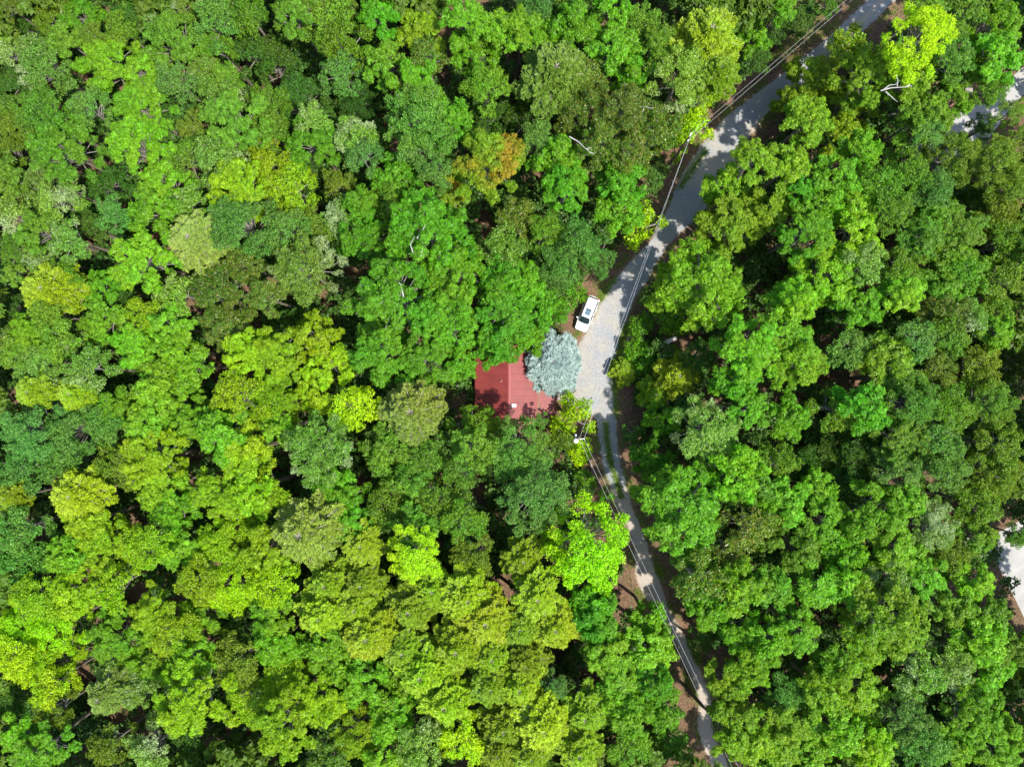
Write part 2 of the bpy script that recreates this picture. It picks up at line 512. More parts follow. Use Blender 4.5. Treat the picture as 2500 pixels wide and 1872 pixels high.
d = MB(); d.box((4.35, -.2, .10), (2.5, 9.4, .2)); d.build("porch_floor", M_WALL, house)
# white roof vent
vp = P2W(1254, 990, 4.1)
vz = RIDGE[1] - (vp.x - RIDGE[0]) * 0.36
d = MB(); d.box((vp.x, vp.y, vz + .10), (.60, .42, .22), Matrix.Rotation(R(19.8), 3, 'Y'), bevel=.02); vent = d.build("roof_vent", M_WHITE, house)
d = MB()
for k in range(3):
    d.box((vp.x - .18 + .16 * k, vp.y, vz + .215 - .058 * (k - 1)), (.07, .30, .012), Matrix.Rotation(R(19.8), 3, 'Y'))
d.build("vent_slot", plain("vent_slot_grey", (.55, .57, .6), .6), vent)
pp = P2W(1224, 930, 3.9); pz = RIDGE[1] + (pp.x - RIDGE[0]) * 0.358
d = MB(); d.tube([(pp.x, pp.y, pz - .05), (pp.x, pp.y, pz + .32)], .06, 10); pipe = d.build("vent_pipe", M_PIPE, house)
d = MB(); d.tube([(pp.x, pp.y, pz - .02), (pp.x, pp.y, pz + .06)], [.17, .075], 10); d.build("boot", plain("rust", (.35, .16, .07), .8), pipe)

# ------------------------------------------------------------------ white estate car
M_PAINT = plain("white_car_paint", (0.86, 0.87, 0.88), 0.25, spec=0.5, coat=0.6)
M_TYRE = plain("tyre_rubber", (0.02, 0.02, 0.02), 0.8)
M_BLACK = plain("black_plastic", (0.018, 0.018, 0.02), 0.5)
M_RIM = plain("alloy", (0.55, 0.56, 0.58), 0.3, metal=0.9)
M_RAIL = plain("silver_rail", (0.45, 0.46, 0.48), 0.35, metal=0.7)
M_LAMP = plain("lamp_lens", (0.65, 0.70, 0.74), 0.1, spec=0.8)
M_TAIL = plain("tail_lens", (0.40, 0.02, 0.015), 0.2)
M_CARGLASS = plain("tinted_car_glass", (0.015, 0.028, 0.035), 0.05, spec=0.9)
M_SUNROOF = plain("sunroof_glass", (0.10, 0.17, 0.23), 0.08, spec=0.9)
f_ = P2W(1417, 806, .8); r_ = P2W(1450, 724, .9)
cc = (f_ + r_) / 2; ang = math.atan2(f_.y - r_.y, f_.x - r_.x)
car = empty("parked_car", (cc.x, cc.y, 0), ang)
tag(car, "white estate car with roof rails and a tinted sunroof parked beside the gravel lane", "car")


def loft(sections, mat, name, parent, closed_ends=True):
    mb = MB(); rings = [[mb.bm.verts.new(p) for p in s] for s in sections]
    for a, b in zip(rings, rings[1:]):
        for k in range(len(a) - 1): mb.bm.faces.new((a[k], a[k + 1], b[k + 1], b[k]))
    if closed_ends:
        mb.bm.faces.new(rings[0]); mb.bm.faces.new(list(reversed(rings[-1])))
    o = mb.build(name, mat, parent, smooth=True)
    md = o.modifiers.new("edge", 'BEVEL'); md.width = .03; md.segments = 2; md.limit_method = 'ANGLE'; md.angle_limit = R(32)
    return o


# x, half width at sill, half width at belt, belt z, top centre z
ST = [(-2.38, .66, .70, .78, .84), (-2.30, .80, .82, .90, .98), (-2.0, .88, .90, .98, 1.04), (-1.3, .91, .92, 1.0, 1.06), (0, .91, .92, .98, 1.04),
      (.9, .91, .92, .96, 1.02), (1.25, .91, .90, .93, 1.02), (1.7, .90, .86, .86, .96), (2.1, .86, .78, .77, .85), (2.32, .74, .64, .66, .72), (2.42, .55, .50, .56, .60)]
secs = []
for x, ws, wb, zb, zt in ST:
    half = [(ws * .96, .24), (ws, .45), (wb, zb - .08), (wb * .95, zb), (wb * .6, zt - .02), (0, zt)]
    secs.append([(x, y, z) for y, z in half] + [(x, -y, z) for y, z in reversed(half[:-1])] + [(x, half[0][0], .24)])
body = loft([s[:-1] for s in secs], M_PAINT, "body", car)
# cabin shell: x, half width belt, half width roof, roof z
cab = [(-2.22, .74, .72, 1.05), (-1.95, .80, .64, 1.60), (-1.2, .84, .64, 1.68), (0.0, .84, .64, 1.69), (.62, .82, .61, 1.61), (1.32, .76, .74, .99)]
secs = []
for x, wb, wr, zr in cab:
    zb = .98
    half = [(wb, zb), (wr + (wb - wr) * .08, zr - .08), (wr * .86, zr - .005), (0, zr + .02)]
    secs.append([(x, y, z) for y, z in half] + [(x, -y, z) for y, z in reversed(half[:-1])])
loft(secs, M_PAINT, "roof", car)


def glass(name, pts, off=(0, 0, .012), mat=M_CARGLASS, parent=car):
    mb = MB(); q = [mb.bm.verts.new(Vector(p) + Vector(off)) for p in pts]; f = mb.bm.faces.new(q)
    ex = bmesh.ops.extrude_face_region(mb.bm, geom=[f])
    bmesh.ops.translate(mb.bm, vec=-Vector(off).normalized() * .02, verts=[g for g in ex['geom'] if isinstance(g, bmesh.types.BMVert)])
    return mb.build(name, mat, parent)


glass("windshield", [(1.30, .70, 1.03), (1.36, .35, 1.05), (1.37, 0, 1.055), (1.36, -.35, 1.05), (1.30, -.70, 1.03), (.66, -.57, 1.60), (.60, 0, 1.645), (.66, .57, 1.60)], (.02, 0, .03))
glass("rear_window", [(-2.20, .64, 1.14), (-2.20, -.64, 1.14), (-1.98, -.56, 1.56), (-1.98, .56, 1.56)], (-.03, 0, .015))
for s in (1, -1):
    for x0, x1, x2, x3 in ((-1.92, -1.12, -1.12, -1.80), (-1.05, -.12, -.12, -1.05), (-.05, 1.05, .52, -.05)):
        glass("side_window", [(x0, s * .845, 1.04), (x1, s * .845, 1.04), (x2, s * .68, 1.56), (x3, s * .68, 1.56)][::s], (0, s * .018, .008))
    mb = MB(); mb.tube([(-1.95, s * .60, 1.66), (-1.8, s * .62, 1.74), (-.9, s * .62, 1.765), (.35, s * .60, 1.73), (.5, s * .585, 1.66)], .022, 6); mb.build("roof_rail", M_RAIL, car)
    mb = MB(); mb.box((.95, s * 1.02, 1.06), (.16, .24, .15), bevel=.04); mb.build("side_mirror", M_PAINT, car)
    mb = MB(); mb.tube([(2.02, s * .80, .70), (2.22, s * .72, .68), (2.34, s * .56, .65)], [.05, .085, .06], 8); mb.build("headlight", M_LAMP, car)
    mb = MB(); mb.box((-2.28, s * .72, .92), (.16, .18, .24), bevel=.03); mb.build("tail_light", M_TAIL, car)
    for hx in (-.75, .35):
        mb = MB(); mb.box((hx, s * .935, .86), (.20, .03, .03), bevel=.008); mb.build("door_handle", M_PAINT, car)
    for wx in (-1.45, 1.45):
        mb = MB(); mb.tube([(wx, s * .70, .33), (wx, s * .73, .33), (wx, s * .90, .33), (wx, s * .925, .33)], [.29, .335, .335, .29], 20)
        ty = mb.build("wheel", M_TYRE, car)
        mb = MB(); mb.tube([(wx, s * .90, .33), (wx, s * .935, .33)], [.21, .19], 14); mb.build("rim", M_RIM, ty)
glass("sunroof", [(.30, .36, 1.69), (.36, 0, 1.70), (.30, -.36, 1.69), (-.52, -.36, 1.715), (-.52, .36, 1.715)], (0, 0, .016), M_SUNROOF)
glass("sunroof_blind", [(-.35, .36, 1.714), (-.35, -.36, 1.714), (-.52, -.36, 1.718), (-.52, .36, 1.718)], (0, 0, .026), M_BLACK)
mb = MB(); mb.box((2.40, 0, .55), (.10, .85, .16), bevel=.03); mb.build("grille", M_BLACK, car)
mb = MB(); mb.box((2.30, 0, .665), (.05, .62, .035), bevel=.01); mb.build("bonnet_lip", M_BLACK, car)
mb = MB(); mb.box((-2.42, 0, .50), (.05, .50, .12)); mb.build("number_plate", M_TRIM, car)
mb = MB(); mb.box((0, 0, .27), (3.9, 1.66, .12)); mb.build("underbody", M_BLACK, car)
for s in (.1, -.45):
    mb = MB(); mb.tube([(1.40, s, 1.07), (1.10, s + .42, 1.25)], .010, 4); mb.build("wiper", M_BLACK, car)

# ------------------------------------------------------------------ power line
M_POLE = plain("treated_pole", (0.17, 0.13, 0.09), 0.9, noise=0.3, nscale=3, bump=0.3)
M_ALU = plain("aluminium_wire", (0.42, 0.43, 0.44), 0.45, metal=0.1)
M_CER = plain("white_ceramic", (0.85, 0.86, 0.87), 0.3)


def at_h(px, py, z): return P2W(px, py, z)


POLES = []
for (px, py, h, lab, cat) in ((1684, 334, 11.6, "bare wooden utility pole standing beside the upper gravel lane", "utility pole"),
                              (1413, 1071, 11.6, "wooden utility pole carrying a white transformer below the red-roofed cabin", "utility pole"),
                              ):
    b = at_h(px, py, h)
    o = empty("utility_pole", (b.x, b.y, 0)); tag(o, lab, cat, "poles of the power line")
    mb = MB(); mb.tube([(0, 0, 0), (0, 0, h * .5), (0, 0, h)], [.18, .15, .12], 12); mb.build("pole", M_POLE, o)
    POLES.append((o, b))
o1, b1 = POLES[0]
for k, (dx, dy, z) in enumerate(((.22, .42, 11.45), (.02, .12, 11.75), (-.02, -.20, 10.9))):
    mb = MB(); mb.tube([(dx, dy, z - .16), (dx, dy, z - .05), (dx, dy, z - .02), (dx, dy, z + .05), (dx, dy, z + .12)], [.05, .10, .06, .10, .04], 10); mb.build("insulator", M_CER, o1)
mb = MB(); mb.tube([(0, 0, 11.3), (.22, .42, 11.3)], .035, 6); mb.build("bracket", M_RAIL, o1)
o2, b2 = POLES[1]
mb = MB(); mb.box((.32, -.04, 11.2), (.72, .09, .11)); mb.build("cross_arm", M_RAIL, o2)
for dx in (.08, .62):
    mb = MB(); mb.tube([(dx, 0, 11.25), (dx, 0, 11.34), (dx, 0, 11.38), (dx, 0, 11.48)], [.04, .075, .045, .06], 10); mb.build("insulator", M_CER, o2)
tcx, tcy = -.18, -.36
mb = MB(); mb.tube([(tcx, tcy, 9.3), (tcx, tcy, 9.34), (tcx, tcy, 10.2), (tcx, tcy, 10.26)], [.24, .28, .28, .22], 18)
tr = mb.build("transformer", plain("pale_grey_enamel", (.68, .70, .71), .35), o2, smooth=False)
mb = MB(); mb.tube([(tcx - .05, tcy, 10.24), (tcx - .05, tcy, 10.34), (tcx - .05, tcy, 10.5)], [.05, .07, .03], 10); mb.build("bushing", M_CER, tr)
mb = MB(); mb.tube([(tcx, tcy, 10.0), (0, 0, 10.0)], .04, 6); mb.build("mount", M_RAIL, o2)
mb = MB(); mb.box((-.25, .30, 10.6), (.16, .30, .12)); mb.build("fuse_cutout", M_CER, o2)
mb = MB(); mb.tube([(-.25, .2, 10.6), (0, 0, 10.7)], .03, 6); mb.build("bracket", M_RAIL, o2)


def wire(a, b, sag, label):
    mb = MB(); n = 22; a = Vector(a); b = Vector(b)
    pts = [a.lerp(b, i / n) - Vector((0, 0, sag * 4 * (i / n) * (1 - i / n))) for i in range(n + 1)]
    mb.tube(pts, .013, 5)
    o = mb.build("power_wire", M_ALU); tag(o, label, "wire", "wires of the power line")


p1a = b1 + Vector((.22, .42, -.03)); p1b = b1 + Vector((0.05, -.20, -.60)); p1a.z = 11.55; p1b.z = 11.0
p2a = Vector((b2.x + .08, b2.y, 11.47)); p2b = Vector((b2.x + .62, b2.y, 11.47))


def beyond(p, px, py, z, k):
    q = P2W(px, py, z); return Vector((p.x + (q.x - p.x) * k, p.y + (q.y - p.y) * k, z))


wire(p1a, beyond(p1a, 2066, 0, 11.2, 1.35), .35, "upper of two pale wires leaving the bare pole over the leafy verge")
wire(p1b, beyond(p1b, 2080, 0, 11.0, 1.35), .35, "lower of two pale wires leaving the bare pole over the leafy verge")
wire(p1a, p2a, .7, "pale wire from the bare pole to the transformer pole, nearer the car")
wire(p1b, p2b, .7, "pale wire from the bare pole to the transformer pole, farther from the car")
wire(p2a, beyond(p2a, 1714, 1714, 11.3, 1.6), .4, "pale wire running down the narrow lane from the transformer, nearer the trees")
wire(p2b, beyond(p2b, 1726, 1708, 11.3, 1.6), .4, "pale wire running down the narrow lane from the transformer, over the gravel")

# ------------------------------------------------------------------ logs, snag, rocks
M_LOG = plain("weathered_log", (0.34, 0.25, 0.19), 0.9, noise=0.35, nscale=4, bump=0.5)
M_LOGEND = plain("cut_wood", (0.50, 0.36, 0.22), 0.85)


def log(px0, py0, px1, py1, r, z, lab, group=None, mat=None, cat="log"):
    a = P2W(px0, py0, z); b = P2W(px1, py1, z)
    o = empty("log", ((a.x + b.x) / 2, (a.y + b.y) / 2, 0)); tag(o, lab, cat, group)
    d_ = b - a; m = (a + b) / 2
    pts = [a - Vector((m.x, m.y, 0)), a + d_ * .5 + Vector((random.uniform(-.04, .04), random.uniform(-.04, .04), .02)) - Vector((m.x, m.y, 0)), b - Vector((m.x, m.y, 0))]
    mb = MB(); mb.tube(pts, [r, r * .93, r * .84], 9); mb.build("bark", mat or M_LOG, o)
    for e, s, rr in ((pts[0], -1, r), (pts[2], 1, r * .84)):
        n_ = d_.normalized() * s
        mb = MB(); mb.tube([e + n_ * .001, e + n_ * .02], rr * .86, 9); mb.build("cut_end", M_LOGEND, o)


for (a, b, c, d_, r, z) in ((1541, 800, 1535, 822, .16, .16), (1548, 802, 1560, 799, .13, .13), (1534, 822, 1529, 842, .14, .14), (1541, 818, 1537, 838, .13, .13),
                            (1530, 842, 1524, 858, .17, .17), (1538, 840, 1530, 868, .15, .15), (1534, 850, 1531, 874, .14, .42), (1524, 858, 1524, 876, .12, .12), (1544, 806, 1541, 826, .11, .40)):
    log(a, b, c, d_, r, z, "weathered brown log in the pile edging the lane opposite the car", "logs piled beside the lane")
log(1441, 1122, 1449, 1176, .19, .2, "long dark log on leaf litter between the transformer pole and narrow lane", mat=M_POLE)
# standing broken snag
sb = P2W(1611, 840, 0); st = P2W(1649, 826, 8.4)
sn = empty("dead_snag", (sb.x, sb.y, 0)); tag(sn, "grey broken snag with a jagged top standing among bushes opposite the car", "dead tree")
t = st - sb
mb = MB(); mb.tube([(0, 0, 0), t * .35, t * .7, t * .97], [.36, .30, .27, .25], 11); mb.build("trunk", M_DEAD, sn)
mb = MB()
for k in range(5):
    a_ = k * 1.256; q = t * .95 + Vector((math.cos(a_) * .19, math.sin(a_) * .19, 0))
    mb.tube([q, q + Vector((math.cos(a_) * .08, math.sin(a_) * .08, .35 + .5 * random.random()))], [.10, .02], 5)
mb.build("splinter", M_LOGEND, sn)


def rock(px, py, s, lab, seed):
    rg = random.Random(seed); p = P2W(px, py)
    bm = bmesh.new(); bmesh.ops.create_icosphere(bm, subdivisions=3, radius=1)
    for v in bm.verts:
        n = sum(math.sin(v.co.dot(Vector((rg.uniform(-3, 3), rg.uniform(-3, 3), rg.uniform(-3, 3)))) * 1.0) for _ in range(1)) * .06
        v.co *= 1 + n
        v.co = Vector((v.co.x * s[0], v.co.y * s[1], max(v.co.z, -.15) * s[2]))
    me = bpy.data.meshes.new("boulder"); bm.to_mesh(me); bm.free(); me.materials.append(M_ROCK)
    o = link("boulder", me, loc=(p.x, p.y, .1)); o.rotation_euler.z = rg.uniform(0, 3); tag(o, lab, "boulder")


rock(2345, 208, (1.9, .9, .7), "grey brown boulder showing through the canopy beside the paved lane", 3)
rock(60, 1412, (1.6, .8, .4), "pale flat rock in a gap of the bluish trees near the lower edge", 5)

# ------------------------------------------------------------------ foliage prototypes
def leaves_np(base, nrm, L_, W_, rng, droop=(0.1, 0.7), per=7, start=.08):
    """rosettes: 'per' leaves around every base point, facing nrm -> verts, faces, rosette index"""
    n = len(base)
    up = np.where(np.abs(nrm[:, 2:3]) < .9, np.array([[0, 0, 1.]]), np.array([[1., 0, 0]]))
    a = np.cross(nrm, up); a /= np.linalg.norm(a, axis=1, keepdims=True); b = np.cross(nrm, a)
    ph = rng.uniform(0, 6.283, n)[:, None] + np.arange(per)[None, :] * 6.283 / per + rng.normal(0, .25, (n, per))
    dr = rng.uniform(*droop, (n, per))
    ln = rng.uniform(.7, 1.15, (n, per)) * L_; wd = rng.uniform(.75, 1.2, (n, per)) * W_
    t = np.cos(ph)[..., None] * a[:, None] + np.sin(ph)[..., None] * b[:, None]
    d = t * np.cos(dr)[..., None] - nrm[:, None] * np.sin(dr)[..., None]
    s = np.cross(nrm[:, None], t) + nrm[:, None] * rng.normal(0, .35, (n, per))[..., None]
    s /= np.linalg.norm(s, axis=2, keepdims=True)
    B = base[:, None]
    p0 = B + d * (ln * start)[..., None]
    p1 = B + d * (ln * .5)[..., None] + s * (wd * .5)[..., None]
    p2 = B + d * ln[..., None]
    p3 = B + d * (ln * .5)[..., None] - s * (wd * .5)[..., None]
    v = np.stack([p0, p1, p2, p3], axis=2).reshape(-1, 3)
    f = np.arange(len(v)).reshape(-1, 4)
    return v, f, np.repeat(np.arange(n), per)


def lobes(Rc, n, rng, flat=.95):
    ph1, ph2, ph3 = rng.uniform(0, 6.28, 3); out = []
    for i in range(n):
        th = i * 2.39996 + rng.normal(0, .25)
        env = Rc * (1 + .15 * math.sin(2 * th + ph1) + .11 * math.sin(3 * th + ph2) + .07 * math.sin(5 * th + ph3))
        rr = .80 * math.sqrt((i + .35) / n) * env * rng.uniform(.88, 1.1)
        lr = rng.uniform(.62, 1.15) * Rc * 1.02 / math.sqrt(n)
        z = flat * Rc * (1 - .85 * (rr / Rc) ** 2) * rng.uniform(.78, 1.06) - lr * .5 + rng.normal(0, .05 * Rc)
        out.append((rr * math.cos(th), rr * math.sin(th), z, lr))
    # lower skirt of smaller boughs
    for i in range(n // 2):
        th = rng.uniform(0, 6.28); rr = Rc * rng.uniform(.55, .92)
        out.append((rr * math.cos(th), rr * math.sin(th), rng.uniform(-.35, .1) * Rc, rng.uniform(.6, .95) * Rc / math.sqrt(n)))
    return np.array(out)


def broad_crown(Rc, n, kind, seed):
    rng = np.random.default_rng(seed); Lb = lobes(Rc, n, rng); V = []; F = []; T = []; PT = []; off = 0
    base = []; nrm = []
    dens = 13.5 if kind == 'rosette' else 34.0
    sub = []
    for (x, y, z, lr) in Lb:
        ns = int(rng.integers(7, 11)) if lr > .55 else 5
        u = rng.normal(0, 1, (ns * 3, 3)); u /= np.linalg.norm(u, axis=1, keepdims=True); u = u[u[:, 2] > -.25][:ns]
        st = rng.uniform(.85, 1.25, 2)
        for q in u:
            rr = lr * rng.uniform(.50, .92)
            sub.append((x + q[0] * rr * st[0], y + q[1] * rr * st[1], z + q[2] * rr * .75, lr * rng.uniform(.26, .46)))
        sub.append((x, y, z, lr * .55))
    sub = np.array(sub)
    for i, (x, y, z, lr) in enumerate(sub):
        m = int(dens * 2.9 * math.pi * lr * lr * .9) + 3
        u = rng.normal(0, 1, (m, 3)); u /= np.linalg.norm(u, axis=1, keepdims=True)
        u = u[u[:, 2] > -.40]
        p = np.array([x, y, z]) + u * np.array([1.1, 1.1, .75]) * (lr * (1 + rng.normal(0, .16, len(u))))[:, None]
        d2 = np.sum(((p[:, None] - sub[None, :, :3]) / [1.1, 1.1, .75]) ** 2, axis=2) < (.78 * sub[None, :, 3]) ** 2
        d2[:, i] = False
        keep = ~d2.any(axis=1)
        p = p[keep]; u = u[keep]
        nn = u * .50 + np.array([0, 0, .60]) + rng.normal(0, .32 if kind == 'rosette' else .48, u.shape)
        nn /= np.linalg.norm(nn, axis=1, keepdims=True)
        base.append(p); nrm.append(nn)
    base = np.concatenate(base); nrm = np.concatenate(nrm)
    if kind == 'rosette':
        v, f, idx = leaves_np(base, nrm, .36, .15, rng, per=7)
        t = rng.uniform(0, 1, len(base))[idx] * .55 + rng.uniform(0, 1, len(idx)) * .45
    else:
        v, f, idx = leaves_np(base, nrm, .225, .15, rng, per=3, droop=(-.2, .8), start=.2)
        t = rng.uniform(0, 1, len(idx))
    k = rng.normal(0, 1, (4, 3)) * (1.6 / max(Rc, 2)) * 1.3; ph = rng.uniform(0, 6.28, 4)
    pa = sum(np.sin(base @ k[i] + ph[i]) for i in range(4)) / 5.0 + .5 + rng.normal(0, .05, len(base))
    return v, f, t, np.clip(pa[idx], 0, 1), Lb


def limbs_mesh(Lb, Rc, seed, mat):
    rg = random.Random(seed); mb = MB(); fork = Vector((0, 0, -.75 * Rc))
    mb.tube([(0, 0, -1.3 * Rc), fork, (0.05, 0.03, -.05 * Rc)], [.15, .13, .05], 6)
    n = len(Lb)
    for i, (x, y, z, lr) in enumerate(Lb):
        e = Vector((x, y, z)); s = Vector((0, 0, -.75 * Rc + .6 * Rc * rg.random()))
        m = s.lerp(e, .55) + Vector((rg.uniform(-.15, .15), rg.uniform(-.15, .15), .08 * Rc))
        top = e + Vector((x * .12, y * .12, lr * (.6 if rg.random() < .85 else 1.1)))
        mb.tube([s, m, e, top], [.075, .055, .035, .012], 4)
        for _ in range(2):
            q = e + Vector((rg.uniform(-1, 1), rg.uniform(-1, 1), rg.uniform(.1, .7))).normalized() * lr * rg.uniform(.6, .98)
            mb.tube([m.lerp(e, .7), q], [.028, .009], 3, cap=False)
    return mb.mesh("branches", mat)


def pine_crown(Rc, seed, dens=1.0, tuft=.50, wid=.060, droop=.15, depth=1.5, per=10, lev=10, more=0, lift=.05):
    rng = np.random.default_rng(seed); rg = random.Random(seed)
    B = []; Nn = []; tw = MB()
    tw.tube([(0, 0, -depth * Rc), (0, 0, 0), (0, 0, .40 * Rc)], [.12, .06, .01], 6)
    for l in range(lev):
        t = l / (lev - 1); z = Rc * (-.55 + .95 * t); nb = int(6 + more + 2.4 * (1 - t) + rg.randint(-1, 1))
        a0 = rg.uniform(0, 6.28)
        for k in range(nb):
            a = a0 + k * 6.283 / nb + rg.uniform(-.3, .3)
            ln = Rc * (1.0 - .86 * t ** 1.5) * rg.uniform(.66, 1.12)
            dz = .28 * ln * (.2 + t)
            s = Vector((math.cos(a) * .12 * ln, math.sin(a) * .12 * ln, z)); e = Vector((math.cos(a) * ln, math.sin(a) * ln, z + dz - droop * ln)); m = s.lerp(e, .5) + Vector((0, 0, .10 * ln))
            tw.tube([s, m + Vector((0, 0, lift)), e + Vector((0, 0, lift))], [.045, .032, .012], 3, cap=False)
            nt = max(3, int(ln * 4.6 * dens))
            side = Vector((-math.sin(a), math.cos(a), 0))
            for j in range(nt):
                q = .25 + .75 * (j + .5) / nt
                c = s.lerp(m, q * 2) if q < .5 else m.lerp(e, q * 2 - 1)
                w = (1.05 - q) * ln * .30 + .12
                for sd in (-1, 1):
                    tip = c + side * sd * w * rg.uniform(.3, 1.0) + Vector((math.cos(a), math.sin(a), 0)) * w * rg.uniform(.3, .8) + Vector((0, 0, rg.uniform(-.05, .16)))
                    if j % 2 == 0: tw.tube([c, tip], [.012, .005], 3, cap=False)
                    B.append(c.lerp(tip, .55)); Nn.append((tip - c)); B.append(tip); Nn.append((tip - c))
            B.append(e); Nn.append(e - m)
    B = np.array([tuple(b) for b in B]); D = np.array([tuple(b) for b in Nn]); D /= np.linalg.norm(D, axis=1, keepdims=True) + 1e-9
    n = len(B)
    d = D[:, None] * .9 + rng.normal(0, .34, (n, per, 3)); d[..., 2] = d[..., 2] * .7 + .10
    d /= np.linalg.norm(d, axis=2, keepdims=True)
    s = np.cross(d, np.array([0, 0, 1.]) + rng.normal(0, .3, d.shape)); s /= np.linalg.norm(s, axis=2, keepdims=True) + 1e-9
    ln = rng.uniform(.6, 1.15, (n, per, 1)) * tuft; b = B[:, None] - d * ln * .3
    v = np.stack([b - s * wid * .3, b + s * wid * .3, b + d * ln + s * wid * .5, b + d * ln - s * wid * .5], axis=2).reshape(-1, 3)
    f = np.arange(len(v)).reshape(-1, 4)
    idx = np.repeat(np.arange(n), per)
    t = rng.uniform(0, 1, n)[idx] * .4 + rng.uniform(0, 1, len(idx)) * .6
    kk = rng.normal(0, 1, (3, 3)) * .5
    pa = np.clip(sum(np.sin(B @ kk[i]) for i in range(3)) / 5 + .5, 0, 1)[idx]
    return v, f, t, pa, tw.mesh("branches", M_TWIG)


PROTO = {}


def add_proto(key, R0, data, limbs):
    v, f, t, pa = data
    me = mesh_np("crown", v, f, [M_LEAF], {"tint": ('FACE', t), "patch": ('FACE', pa)})
    top = float(np.percentile(v[:, 2], 99))
    PROTO.setdefault(key, []).append((me, limbs, R0, top))


RAW = []
for i in range(7):
    v, f, t, pa, Lb = broad_crown(2.7, 9 + i % 4, 'rosette', 100 + i); add_proto('rs', 2.7, (v, f, t, pa), limbs_mesh(Lb, 2.7, i, M_LIMB)); RAW.append((v, t, pa))
for i in range(7):
    v, f, t, pa, Lb = broad_crown(2.7, 10 + i % 5, 'fine', 200 + i); add_proto('fs', 2.7, (v, f, t, pa), limbs_mesh(Lb, 2.7, 50 + i, M_LIMB))
for i in range(5):
    v, f, t, pa, Lb = broad_crown(4.6, 24 + 3 * (i % 3), 'rosette', 300 + i); add_proto('rl', 4.6, (v, f, t, pa), limbs_mesh(Lb, 4.6, 90 + i, M_LIMB))
for i in range(4):
    v, f, t, pa, Lb = broad_crown(4.4, 22 + 4 * (i % 3), 'fine', 400 + i); add_proto('fl', 4.4, (v, f, t, pa), limbs_mesh(Lb, 4.4, 120 + i, M_LIMB))
for i in range(3):
    v, f, t, pa, Lb = broad_crown(1.5, 6, 'fine', 500 + i); add_proto('sh', 1.5, (v, f, t, pa), limbs_mesh(Lb, 1.0, 150 + i, M_TWIG))
for i in range(6):
    v, f, t, pa, tw = pine_crown(3.1, 600 + i, dens=1.15, droop=.12 + .04 * (i % 3)); add_proto('pi', 3.1, (v, f, t, pa), tw)
for i in range(3):
    v, f, t, pa, tw = pine_crown(3.2, 650 + i, dens=1.0, tuft=.42, wid=.05, per=9, more=3, lift=.20); add_proto('pt', 3.2, (v, f, t, pa), tw)
v, f, t, pa, tw = pine_crown(3.3, 700, dens=1.8, tuft=.60, wid=.034, droop=.0, per=8, lev=12, more=7); add_proto('sp', 3.3, (v, f, t, pa), tw)

tm = MB(); tm.tube([(0, 0, 0), (.02, .01, .05), (-.02, .02, .4), (.02, -.02, .75), (0, 0, 1)], [1.35, 1.0, .85, .66, .5], 9, cap=False)
TRUNK = tm.mesh("trunk", M_BARK, True)

# ------------------------------------------------------------------ the trees, read off the photograph:  x y r code [top height]
# colour codes -> base colour, proto family, material, word, name
CODES = {
    'D': ((.055, .145, .014), 'f', M_LEAF, "deep green", "tree"),
    'M': ((.118, .260, .016), 'fr', M_LEAF, "mid green", "tree"),
    'B': ((.100, .240, .034), 'f', M_LEAF, "bluish green", "tree"),
    'E': ((.100, .285, .010), 'r', M_LEAF, "vivid green", "tree"),
    'L': ((.145, .330, .012), 'r', M_LEAF, "lime green", "tree"),
    'Y': ((.205, .370, .007), 'fr', M_LEAF_YELLOW, "yellowish green", "tree"),
    'N': ((.265, .460, .005), 'f', M_LEAF, "bright yellow-green", "tree"),
    'W': ((.160, .300, .034), 'f', M_LEAF_PALE, "pale-topped green", "tree"),
    'G': ((.110, .215, .016), 'f', M_LEAF_RED, "glossy russet-speckled", "tree"),
    'K': ((.165, .310, .012), 'r', M_LEAF_YELLOW, "golden-tipped green", "tree"),
    'R': ((.190, .290, .012), 'r', M_LEAF_ORANGE, "orange-tinged", "tree"),
    'O': ((.135, .235, .016), 'f', M_LEAF, "olive green", "tree"),
    'P': ((.185, .310, .010), 'p', M_NEEDLE, "olive feathery", "pine_tree"),
    'Q': ((.250, .385, .010), 'p', M_NEEDLE, "yellow-green feathery", "pine_tree"),
    'T': ((.190, .280, .035), 'p', M_NEEDLE, "grey-green twiggy", "pine_tree"),
    'U': ((.115, .205, .022), 'p', M_NEEDLE, "dark olive feathery", "pine_tree"),
    'S': ((.40, .52, .41), 's', M_NEEDLE, "silver blue", "spruce_tree"),
}
